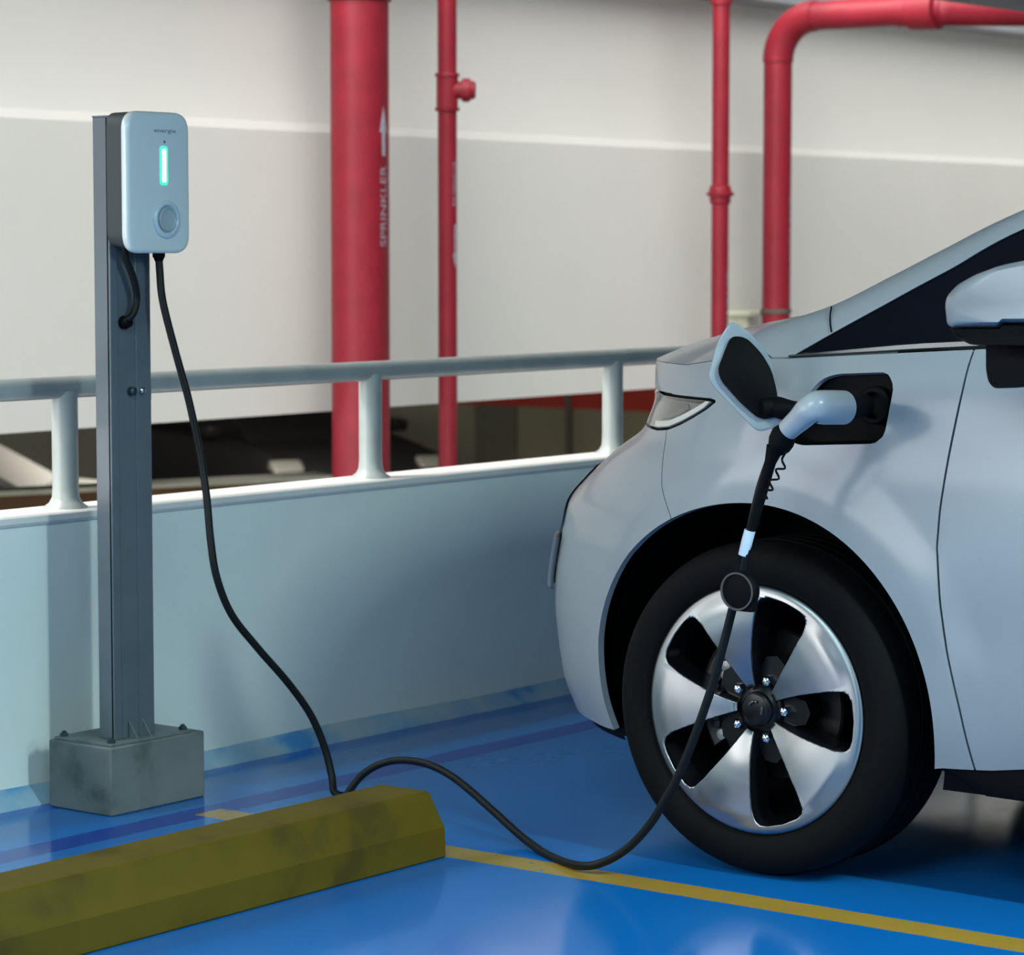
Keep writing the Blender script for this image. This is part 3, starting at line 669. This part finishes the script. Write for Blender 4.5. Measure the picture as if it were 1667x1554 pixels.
def shell_obj(name, V6, Fs, m, th, parent):
    """a panel with real thickness whose outer face keeps the smooth normals of the whole skin"""
    key = {}; mp = []; U = []
    for v in V6:
        k = tuple(round(c, 5) for c in v[:3])
        if k not in key: key[k] = len(U); U.append(v)
        mp.append(key[k])
    F2 = []
    for f_ in Fs:
        q = []
        for i in f_:
            if not q or q[-1] != mp[i]: q.append(mp[i])
        if q[0] == q[-1]: q = q[:-1]
        if len(q) < 3 or len(set(q)) < len(q): continue
        P = [np.array(U[i][:3]) for i in q]; nn = sum((np.cross(P[k] - P[0], P[(k + 1) % len(P)] - P[0]) for k in range(1, len(P))), np.zeros(3))
        if nn @ np.array(U[q[0]][3:6]) < 0: q = q[::-1]
        F2.append(q)
    n0 = len(U); off = np.array(WL[parent.name])
    vs = [tuple(np.array(u[:3]) - off) for u in U] + [tuple(np.array(u[:3]) - th * np.array(u[3:6]) - off) for u in U]
    ec = {}
    for q in F2:
        for i in range(len(q)): a, b = q[i], q[(i + 1) % len(q)]; ec[(a, b)] = ec.get((a, b), 0) + 1
    fs = [tuple(q) for q in F2] + [tuple(i + n0 for i in q[::-1]) for q in F2]; nb = len(fs)
    fs += [(b, a, a + n0, b + n0) for (a, b) in ec if (b, a) not in ec]
    me = bpy.data.meshes.new(name); me.from_pydata(vs, [], fs); me.materials.append(m)
    o = bpy.data.objects.new(name, me); COL.objects.link(o); o.parent = parent; WL[o.name] = tuple(off)
    me.polygons.foreach_set('use_smooth', [True] * len(me.polygons)); me.update()
    nl = []
    for k, p in enumerate(me.polygons):
        for vi in p.vertices:
            if k >= nb: nl.append(tuple(p.normal))
            elif vi < n0: nl.append(tuple(U[vi][3:6]))
            else: nl.append(tuple(-c for c in U[vi - n0][3:6]))
    me.normals_split_custom_set(nl)
    return o
def panel(name, gs, m, both=True, th=.013, join=False):
    V, Fs = chain(SN, SF, *gs)
    Vr = [(2 * XM - v[0], v[1], v[2], -v[3], v[4], v[5]) for v in V]
    if join: return [shell_obj(name, V + Vr, Fs + [tuple(i + len(V) for i in f_) for f_ in Fs], m, th, car)]
    return [shell_obj(name, V, Fs, m, th, car)] + ([shell_obj(name, Vr, Fs, m, th, car)] if both else [])
up = lambda z: (lambda p: p[2] - z)
front = [zbot, ok]
bump_o = panel('front_bumper', [zbot, ok, lambda p: gb(p) - .0012, lambda p: ZHT - .001 - p[2], notlamp], M['paint'], join=True)
NTOP = lambda p: (p[2] - ZHT - .001) if p[1] > 2.9 and gb(p) > 0 else 1.0
fv = [zbot, ok, lambda p: gd(p) - .0022, lambda p: -gb(p) - .0012 if p[2] < ZHT else .05, notlamp, lambda p: psd(p[1], p[2])]
def fender_g(p):                  # fender ends at the bumper seam, but above the lamp it sweeps on round the nose
    return max(-gb(p) - .0012, p[2] - ZHT - .0035)
V, Fs = None, None
fo = panel('front_fender', [zbot, ok, lambda p: gd(p) - .0022, fender_g, notlamp, lambda p: psd(p[1], p[2])], M['paint'], both=True)
panel('front_door', [zbot, ok, lambda p: -gd(p) - .0022, lambda p: p[1] - 1.402], M['paint'])
panel('rear_door', [zbot, ok, lambda p: 1.398 - p[1], lambda p: max(p[1] - .62, math.hypot(p[1] - .205, p[2] - WZ) - .46)], M['paint'])
panel('rear_fender', [zbot, ok, lambda p: min(.616 - p[1], 9) if math.hypot(p[1] - .205, p[2] - WZ) > .456 or p[1] < .3 else .456 - math.hypot(p[1] - .205, p[2] - WZ)], M['paint'], join=True)
hlo = panel('headlight', [isin(.0035)], M['lens'], th=.008)
def lampbit(name, gs, m, d):
    V, Fs = chain(SN, SF, isin(.005), *gs); V = [tuple(np.array(v[:3]) + d * np.array(v[3:6])) + tuple(v[3:6]) for v in V]
    for par, sg in ((hlo[0], 0), (hlo[1], 1)):
        V2 = [(2 * XM - v[0], v[1], v[2], -v[3], v[4], v[5]) for v in V] if sg else V
        shell_obj(name, V2, Fs, m, .002, par)
lampbit('lamp_brow', [lambda p: p[2] - ZHT + .011 + (p[1] - 3.05) * -.02], M['glossblack'], .001)
lampbit('lamp_light_guide', [lambda p: .016 - glow(p), lambda p: glow(p) - .004, lambda p: 3.24 - p[1]], mat('light_guide', (.62, .60, .52), .25, coat=.6), .0015)
lampbit('lamp_inner_shade', [lambda p: p[1] - 3.12 - (p[2] - ZHT) * .9, lambda p: glow(p) - .020, lambda p: ZHT - .012 - p[2], lambda p: 3.19 + (p[2] - ZHT) * -.4 - p[1]], mat('lamp_shade', (.05, .048, .046), .2, coat=.8), .001)
# dark structure behind the skin, closes the seams and lamp gap
rows_i = [ring(i / 40, .020) for i in range(41)]
iv = [p for r_ in rows_i for p in r_]; ifc = [(i * n_ + j, i * n_ + j + 1, (i + 1) * n_ + j + 1, (i + 1) * n_ + j) for i in range(40) for j in range(n_ - 1)]
V, Fs = chain(iv, ifc, lambda p: min(arch(WY + .006, .006)(p), arch(.205, .006)(p)), lambda p: psd(p[1], p[2]) - .004)
mk('inner_body', MB().add(V, Fs).add([(2 * XM - x, y, z) for x, y, z in V], [f_[::-1] for f_ in Fs]), M['matteblack'], car, smooth=0)
# sills and lower lips
def low_strip(y0, y1, zt_, zb_, ins0, ins1, n=40):
    rows = []
    for i in range(n + 1):
        y = lerp(y0, y1, i / n); e_ = min(1, min(i, n - i) / 2.0)
        a = zbot((0, y, 0)); top = -a + .002
        X0 = XC + dside(top) + ins0
        zl = lerp(top - .004, zb_, e_)
        rows.append([(X0 - .0, y, top + .012), (X0 - .004, y, lerp(top, zl, .5)), (X0 + .006, y, zl), (X0 + .10, y, zl - .004), (X0 + .10, y, top + .012)])
    return MB().grid(rows, True, True)
mb = low_strip(2.535, .60, .26, .203, .010, 0); mk('side_sill', mb, M['matteblack'], car)
mk('side_sill', MB().add([(2 * XM - x, y, z) for x, y, z in mb.v], mb.f), M['matteblack'], car)
lip = []
for z in (.236, .226, .213, .205):
    ins = {.236: .012, .226: .004, .213: .008, .205: .03}[z]; r0 = ring(0, ins); lip.append([(x, y, z) for x, y, _ in r0 if y > 3.235])
m2 = [[(2 * XM - x, y, z) for x, y, z in q_[::-1]][1:] for q_ in lip]
lip = [a + b for a, b in zip(lip, m2)]; inner = [(lerp(x, XM, .12), y - .12, z) for x, y, z in lip[-1]]; inn2 = [(x, y, .236) for x, y, z in inner]
mk('front_lip', MB().grid(lip + [inner, inn2, lip[0]], False, False), M['matteblack'], car)
mk('underbody', MB().box(XC + .32, 2 * XM - XC - .32, -.4, 3.45, .20, .32).box(XC + .10, 2 * XM - XC - .10, .66, 2.42, .205, .30), M['matteblack'], car)
for yc in (WY + .006, .205):
    for sgn in (1, -1):
        pr_ = [(.030, .386), (.10, .39), (.34, .39), (.35, .0)]
        o_ = (XC, yc, WZ + .004) if sgn == 1 else (2 * XM - XC, yc, WZ + .004)
        q_ = MB().lathe(pr_, o_, (sgn, 0, 0), 96, cap=False); V, Fs = clip(q_.v, q_.f, lambda p: min(p[2] - .2221, (p[0] if sgn == 1 else 2 * XM - p[0]) - Xs(p[1], p[2]) - .018))
        mk('wheel_liner', MB().add(V, Fs), M['matteblack'], car)

# charge port recess, socket and flap
def pring(x, shrink):
    c_ = np.mean(port, 0); return [(x, c_[0] + (a - c_[0]) * shrink, c_[1] + (b - c_[1]) * shrink) for a, b in port]
depth_rows = [[(Xs(a, b) + .004, a, b) for a, b in port], pring(XC + .045, .97), pring(XC + .055, .93)]
mb = MB().grid(depth_rows, True, False); mb.add(depth_rows[-1], [tuple(range(len(port)))])
mk('charge_port', mb, M['matteblack'], car, smooth=30)
pe = path[-1]
mk('charge_socket', MB().lathe([(.052, .036), (.036, .035), (.033, .032), (.033, .0255), (.045, .0245)], (XC, pe[1] + .010, pe[2] - .002), (1, 0, 0), 36, cap=False).lathe([(.052, .026), (.036, .025), (.034, .021), (.034, 0)], (XC + .004, pe[1] - .055, pe[2] - .012), (1, 0, 0), 30, cap=False), M['matteblack'], car)
# flap swung open: a slightly cupped slab standing on its own plane, hinged at the front of the recess
hp = onside(1292, 672)
NF_ = np.array([-.80, -.56, .14]); NF_ /= np.linalg.norm(NF_)            # direction the flap's inner face looks
o0 = np.array([4.455, 2.90, .95])
def onflap(x, y, off=0.0):
    r = FW + RT * ((x - CXP) / F) - UP * ((y - CYP) / F); t = ((o0 + NF_ * off - CAMP) @ NF_) / (r @ NF_); return CAMP + r * t
fl = [(1190, 521), (1168, 555), (1153, 612), (1160, 628), (1196, 666), (1234, 704), (1280, 690), (1266, 640), (1258, 590), (1240, 560), (1217, 538)]
out = round_poly(fl, 12, 4); fc = np.mean(out, 0)
def frow(s, off): return [onflap(fc[0] + (a - fc[0]) * s, fc[1] + (b - fc[1]) * s, off) for a, b in out]
fp = mk('charge_flap', MB().grid([frow(.90, -.012), frow(.97, -.009), frow(1.0, -.003), frow(1.0, .001), frow(.985, .0025), frow(.95, .0022)], True, True), M['flapedge'], car, smooth=60)
fi = round_poly([(1190, 546), (1180, 570), (1168, 602), (1174, 620), (1205, 655), (1236, 682), (1262, 680), (1266, 641), (1256, 602), (1240, 575), (1215, 549)], 12, 4)
c2 = np.mean(fi, 0)
def irow(s, off): return [onflap(c2[0] + (a - c2[0]) * s, c2[1] + (b - c2[1]) * s, off) for a, b in fi]
mk('flap_inner_panel', MB().grid([irow(1, .001), irow(1, .010), irow(.96, .013)], True, True), M['matteblack'], fp, smooth=60)
ha = onflap(1240, 665, .008)
mk('flap_hinge', MB().tube(smooth_path([ha, onflap(1262, 662, .004), hit(1284, 668, 0, 4.50), hp + np.array([.02, -.015, 0]), hp + np.array([.05, -.05, 0])], 4), .020, 12), M['matteblack'], car, smooth=60)

# hood: rises from the fender shoulders to a crowned middle
top = rows[-1]; hv = [p for p in top if p[1] >= 2.62]
acc = [0]
for a, b in zip(hv, hv[1:]): acc.append(acc[-1] + math.dist(a, b))
NL = 40
def hood_pt(i, lam):
    x, y, z = hv[i]; s = acc[i] / acc[-1]
    yc = lerp(3.16, hv[-1][1], s ** 1.15); zc = interp(s, [0, .45, .75, .93, 1], [1.088, 1.048, 1.012, .985, .966])
    k = 1 - (1 - lam) ** 2.0
    return (lerp(x, XM, lam), lerp(y, yc, lam ** 1.1), lerp(z, zc, k))
hrows = [[hood_pt(i, l / NL) for i in range(len(hv))] for l in range(NL + 1)]
mb = MB().grid(hrows); mb.grid([[(2 * XM - x, y, z) for x, y, z in r_] for r_ in hrows])
V, Fs = mb.v, mb.f
hood = mk('hood', MB().add([(x, y, z + .001) for x, y, z in V], Fs), M['paint'], car, smooth=60)

# greenhouse
tumble = lambda z: XC + .062 + .30 * (z - 1.0)
Lp = [hit(x, y, 0, 4.61) for x, y in [(1268, 588), (1283, 583), (1357, 541), (1430, 501), (1490, 468), (1550, 436), (1667, 372)]]
for i, (x, y) in enumerate([(1268, 588), (1283, 583), (1357, 541), (1430, 501), (1490, 468), (1550, 436), (1667, 372)]):
    X = 4.61
    for _ in range(8): p_ = hit(x, y, 0, X); X = tumble(p_[2])
    Lp[i] = p_
Upx = [(1222, 562), (1237, 537), (1355, 497), (1450, 450), (1495, 427), (1540, 404), (1667, 344)]
Up = []
for i, (x, y) in enumerate(Upx):
    X = 4.68
    for _ in range(8): p_ = hit(x, y, 0, X); X = tumble(p_[2]) + [.03, .045, .05, .055, .055, .055, .055][i]
    Up.append(p_)
def ext(P, ys, zs, off):
    return list(P) + [np.array([tumble(z) + off, y, z]) for y, z in zip(ys, zs)]
dL = (Lp[-1] - Lp[-2]); 
Lp = ext(Lp, [2.10, 1.85, 1.55, 1.1, .5, 0, -.35, -.52], [1.352, 1.432, 1.478, 1.498, 1.48, 1.42, 1.30, 1.14], 0)
Up = ext(Up, [2.16, 1.92, 1.62, 1.15, .5, -.05, -.44, -.62], [1.375, 1.462, 1.522, 1.545, 1.53, 1.47, 1.33, 1.15], .055)
Ls = smooth_path(Lp, 8); Us = smooth_path(Up, 8)
prow = []
for l, u in zip(Ls, Us):
    m1 = lerp(l, u, .33) + np.array([-.012, 0, .006]); m2_ = lerp(l, u, .7) + np.array([-.012, 0, .010])
    prow.append([l + np.array([.02, 0, 0]), l, m1, m2_, u, u + np.array([.02, -.02, -.02])])
for sgn in (0, 1):
    mbp = MB().grid(prow)
    if sgn: mbp = MB().add([(2 * XM - x, y, z) for x, y, z in mbp.v], mbp.f)
    o = mk('front_pillar', mbp, M['paint'], car, smooth=60)
# windscreen and roof span between the pillars
wr = []
for k, u in enumerate(Us):
    fade = interp(u[1], [-.6, 0, 1.7, 2.9, 3.1], [0, 0, .06, .24, .26]); row = []
    for j in range(25):
        t = j / 24; c_ = math.sin(math.pi * t); row.append((lerp(u[0], 2 * XM - u[0], t), u[1] + fade * c_ ** .8, u[2] - .006 + .035 * c_ * interp(u[1], [1.7, 2.9], [1, .2])))
    wr.append(row)
ks = [k for k, u in enumerate(Us) if u[1] > 1.60 and u[1] < 2.90]
mk('windscreen', MB().grid([wr[k] for k in ks]), M['glass'], car, smooth=60)
ks = [k for k, u in enumerate(Us) if u[1] <= 1.66]
mk('roof', MB().grid([wr[k] for k in ks]), M['paint'], car, smooth=60)
# side glass
wrow = []
for l in Ls[8:]:
    zb_ = zsh(l[1]) - .002 + .012; rr = []
    for j in range(9):
        z = lerp(min(zb_, l[2]), l[2] + .002, j / 8); rr.append((tumble(z) + .006 + (.0), l[1], z))
    wrow.append(rr)
for sgn in (0, 1):
    mbp = MB().grid(wrow)
    if sgn: mbp = MB().add([(2 * XM - x, y, z) for x, y, z in mbp.v], mbp.f)
    mk('side_glass', mbp, M['glass'], car, smooth=60)
# window triangle bezel + slim bright belt strip
bp_ = []
for y in np.linspace(2.86, -.50, 60):
    z = zsh(y) + .003; X = tumble(z) - .008; e_ = interp(y, [2.6, 2.86], [1, .25])
    bp_.append([(X, y, z - .002), (X - .007, y, z + .004 * e_), (X - .006, y, z + .0125 * e_), (X + .004, y, z + .0145 * e_), (X + .02, y, z + .0145 * e_), (X + .02, y, z - .002)])
for sgn in (0, 1):
    mbp = MB().grid(bp_, True, True)
    if sgn: mbp = MB().add([(2 * XM - x, y, z) for x, y, z in mbp.v], mbp.f)
    mk('belt_trim', mbp, M['trim'], car)
# pillar seam (short dark line across the pillar foot)
sm = smooth_path([onto for onto in [hit(1358, 499, 0, 4.655), hit(1356, 512, 0, 4.640), hit(1356, 526, 0, 4.632), hit(1358, 540, 0, 4.625)]], 5)
mk('pillar_seam', MB().tube([q_ + np.array([-.010, 0, 0]) for q_ in sm], .0016, 6), M['matteblack'], car)

# door mirror
ms = [(.0, .0)]
XMi = 4.34
def mir(x, y, X=XMi): return hit(x, y, 0, X)
mo = [(1549, 497), (1552, 482), (1570, 462), (1600, 445), (1640, 430), (1690, 420), (1740, 424), (1768, 445), (1772, 490), (1768, 527), (1645, 527), (1640, 534), (1553, 534)]
mp = round_poly(mo, 8, 3); mc = np.mean(mp, 0)
def mrow(s, X, dy=0): return [mir(mc[0] + (a - mc[0]) * s, mc[1] + (b - mc[1]) * s, XMi) + np.array([X - XMi, dy, 0]) for a, b in mp]
mh = mk('door_mirror', MB().grid([mrow(.80, XMi - .055, -.01), mrow(.93, XMi - .038), mrow(.985, XMi - .015), mrow(1.0, XMi + .015), mrow(1.0, XMi + .05), mrow(.97, XMi + .09), mrow(.85, XMi + .12)], True, True), M['paint'], car, smooth=60)
mo2 = [(1555, 533), (1641, 533), (1646, 526), (1768, 526), (1764, 556), (1740, 563), (1620, 563), (1590, 560), (1568, 548)]
mp = round_poly(mo2, 5, 3); mc = np.mean(mp, 0)
mk('mirror_underside', MB().grid([mrow(.85, XMi - .045, -.005), mrow(.98, XMi - .028), mrow(1.0, XMi + .0), mrow(1, XMi + .06), mrow(.9, XMi + .10)], True, True), M['matteblack'], mh, smooth=60)
mo3 = [(1607, 556), (1607, 600), (1611, 622), (1620, 632), (1660, 631), (1690, 622), (1694, 556)]
mp = round_poly(mo3, 6, 3); mc = np.mean(mp, 0)
mk('mirror_camera_pod', MB().grid([mrow(.9, XMi - .012), mrow(1.0, XMi - .004), mrow(1.0, XMi + .055), mrow(.93, XMi + .062)], True, True), M['matteblack'], mh, smooth=50)
a = mir(1715, 545)
mk('mirror_arm', MB().box(XMi + .065, XC + .085, a[1] - .08, a[1] + .03, a[2] - .022, a[2] + .012), M['matteblack'], mh, bevel=.01, seg=3)

# nose details: grille panel, bumper seam corner strip
V, Fs = chain(SV, SF, lambda p: p[0] - (XC + .335), lambda p: p[2] - .575, lambda p: .735 - p[2], lambda p: p[1] - 3.0)
def push(V, d): return [(x - .45 * d, y + d, z) for x, y, z in V]
V2 = push(V, .005)
mk('grille_panel', MB().add(V2, Fs).add([(2 * XM - x, y, z) for x, y, z in V2], Fs), M['glossblack'], car)
V, Fs = chain(SV, SF, lambda p: p[0] - (XC + .30), lambda p: p[2] - .475, lambda p: .585 - p[2], lambda p: p[1] - 3.0, lambda p: XC + .42 - p[0])
V2 = push(V, .010); o = mk('corner_fin', MB().add(V2, Fs), M['steel2'], car)
s_ = o.modifiers.new('thickness', 'SOLIDIFY'); s_.thickness = .012; s_.offset = 0

# ---- wheels
XW = 4.552                      # outer face of the rim
XT = 4.546
def make_wheel():
    o = np.array([0, 0, 0.])     # local: outer side looks to -X
    RW = .322
    prof = [(.012, .2365), (.004, .241), (-.002, .250), (-.006, .268), (-.006, .285), (-.001, .300), (.010, .312), (.028, .3185)]
    k0 = .045
    for k in range(4):
        a_ = .045 + k * .037; prof += [(a_, .3195), (a_ + .026, .3198), (a_ + .0265, .313), (a_ + .036, .313), (a_ + .0368, .3198)]
    prof += [(.196, .3185), (.208, .308), (.214, .285), (.212, .25), (.20, .235)]
    me_w = MB().lathe(prof, o, (1, 0, 0), 96, cap=False)
    wh = mk('wheel', me_w, M['tyre'], car, smooth=35, fix=True)
    return wh
def add_sub(wh):
    def sub(name, mb, m, **k):
        save = WL[wh.name]; WL[wh.name] = (0, 0, 0); o = mk(name, mb, m, wh, **k); WL[wh.name] = save; return o
    # machined face: five petals between five openings
    tmpl = [(.045, 26), (.08, 23), (.115, 20.8), (.150, 18.6), (.180, 17.0), (.206, 15.4), (.216, 13.2), (.220, 9.5), (.2215, 0), (.2215, -9), (.219, -13.2), (.211, -16), (.190, -18), (.160, -19), (.125, -20.6), (.085, -23), (.045, -28)]
    N = 480; ths = [2 * math.pi * i / N for i in range(N)]
    # radial-angular grid clipped by the opening outlines
    outl = []
    for k in range(5):
        q_ = []
        for r_, a_ in tmpl:
            A = R(72 * k + a_); q_.append((-r_ * math.cos(A), r_ * math.sin(A)))    # (Y, z), +angle as seen by the eye
        outl.append(q_)
    sds = [poly_sd(q_) for q_ in outl]
    RS = [.0455, .055, .065, .08, .095, .11, .125, .14, .155, .17, .18, .19, .20, .207, .213, .218, .222, .226, .230, .2335, .2365]
    def xface(r_): return interp(r_, [.03, .06, .10, .16, .20, .222, .232, .2365], [.022, .012, .004, -.002, -.001, .002, .004, .010])
    V = []; 
    for r_ in RS:
        for a_ in ths:
            u_ = (a_ * 5 / (2 * math.pi)) % 1; pet = math.cos((u_ - .5) * 2 * math.pi)       # petals arch gently
            V.append((xface(r_) - .0045 * max(0, pet) * sstep(.05, .12, r_) * (1 - sstep(.20, .23, r_)), -r_ * math.cos(a_), r_ * math.sin(a_)))
    Fs = [(i * N + j, i * N + (j + 1) % N, (i + 1) * N + (j + 1) % N, (i + 1) * N + j) for i in range(len(RS) - 1) for j in range(N)]
    g = lambda p: min(s_(p[1], p[2]) for s_ in sds)
    V, Fs = clip(V, Fs, g)
    face = sub('rim_face', MB().add(V, Fs), M['alu'], smooth=40)
    sm_ = face.modifiers.new('thickness', 'SOLIDIFY'); sm_.thickness = .006; sm_.offset = 1 
    # dark walls of the openings
    mb = MB()
    for q_ in outl:
        q2 = round_poly(q_, .006, 3); c_ = np.mean(q2, 0); rws = []
        for x_, s_ in ((.001, 1.0), (.006, .995), (.030, .93), (.050, .90)):
            rws.append([(x_ + (xface(math.hypot(a_, b_)) if x_ < .01 else .0), c_[0] + (a_ - c_[0]) * s_, c_[1] + (b_ - c_[1]) * s_) for a_, b_ in q2])
        mb.grid(rws, True, False)
    sub('opening_walls', mb, M['glossblack'], smooth=50)
    mb = MB().lathe([(.008, .2360), (.012, .226), (.06, .212), (.17, .208), (.20, .232)], (0, 0, 0), (1, 0, 0), 72, cap=False)
    sub('rim_barrel', mb, M['matteblack'], smooth=40)
    # recessed dark spokes behind + hub
    mb = MB().lathe([(.055, .0), (.055, .052), (.030, .052), (.022, .047), (.018, .038), (.016, .034), (.013, .033), (.010, .031), (.008, .026), (.0075, 0)], (0, 0, 0), (1, 0, 0), 48, cap=False)
    for k in range(5):
        q_ = []
        for r_, a_ in ((.03, 34), (.045, 25.5), (.075, 22), (.10, 13), (.108, 0), (.10, -13), (.075, -22), (.045, -27.5), (.03, -34)):
            A = R(72 * k + a_); q_.append((.030, -r_ * math.cos(A), r_ * math.sin(A)))
        mb.prism(q_, (.03, 0, 0))
    sub('hub', mb, M['hubblack'], smooth=40)
    sub('inner_barrel_plate', MB().lathe([(.165, 0), (.165, .209), (.172, .2095)], (0, 0, 0), (1, 0, 0), 48, cap=False), M['matteblack'], smooth=30)
    for k in range(5):
        A = R(72 * k); c_ = (.026, -.0575 * math.cos(A), .0575 * math.sin(A))
        sub('lug_nut', MB().lathe([(.012, .0115), (-.006, .0112), (-.010, .0098), (-.0125, .0070), (-.014, .003), (-.014, 0)], c_, (1, 0, 0), 6, cap=False), M['chrome'], smooth=30)
    # plain emblem: three short silver arcs
    mb = MB()
    for a0, a1 in ((100, 150), (72, 92), (-30, 25)):
        pts = [(.0062, -.0155 * math.cos(R(a_)), .0155 * math.sin(R(a_))) for a_ in np.linspace(a0, a1, 6)]
        mb.tube(pts, .0028, 8)
    sub('hub_emblem', mb, M['trim'], smooth=60)
    sub('brake_disc', MB().lathe([(.095, 0), (.095, .065), (.085, .068), (.085, .142), (.089, .146), (.110, .146), (.112, 0)], (0, 0, 0), (1, 0, 0), 64, cap=False), M['disc'], smooth=30)
    cal = MB()
    r0, r1 = .105, .165; sec = []
    for a_ in np.linspace(140, 215, 12):
        A = R(a_); ca, sa = -math.cos(A), math.sin(A)
        sec.append([(.068, r0 * ca, r0 * sa), (.062, (r0 + .01) * ca, (r0 + .01) * sa), (.060, (r1 - .012) * ca, (r1 - .012) * sa), (.072, r1 * ca, r1 * sa), (.12, r1 * ca, r1 * sa), (.12, r0 * ca, r0 * sa)])
    cal.grid(sec, True, True)
    for a_ in (150, 158, 200):
        A = R(a_); cal.lathe([(.050, .004), (.052, .011), (.066, .011)], (0, -.128 * math.cos(A), .128 * math.sin(A)), (1, 0, 0), 14)
    sub('brake_caliper', cal, mat('caliper_dark', (.035, .035, .034), .4, metal=.4), smooth=30)
    for a_, rr_ in ((142, .115), (150, .105), (212, .118)):
        A = R(a_)
        sub('caliper_bolt', MB().lathe([(.040, .004), (.042, .0105), (.064, .0105)], (0, -rr_ * math.cos(A), rr_ * math.sin(A)), (1, 0, 0), 14), M['caliper'], smooth=30)
wh = make_wheel(); add_sub(wh)
root = Vector((XM, 1.6, 0))
wh.location = Vector((XT, WY, WZ)) - root
# mesh was built about the wheel's own centre
me = wh.data; off = Vector(WL[wh.name]); me.transform(Matrix.Translation(off)); WL[wh.name] = (0, 0, 0)
for yv, flip in ((.205, 0), (WY, 1), (.205, 1)):
    c_ = wh.copy(); COL.objects.link(c_); c_.parent = car
    c_.location = Vector((XT if not flip else 2 * XM - XT, yv, WZ)) - root
    if flip: c_.rotation_euler = (0, 0, math.pi)
    for sbo in list(wh.children):
        d_ = sbo.copy(); COL.objects.link(d_); d_.parent = c_
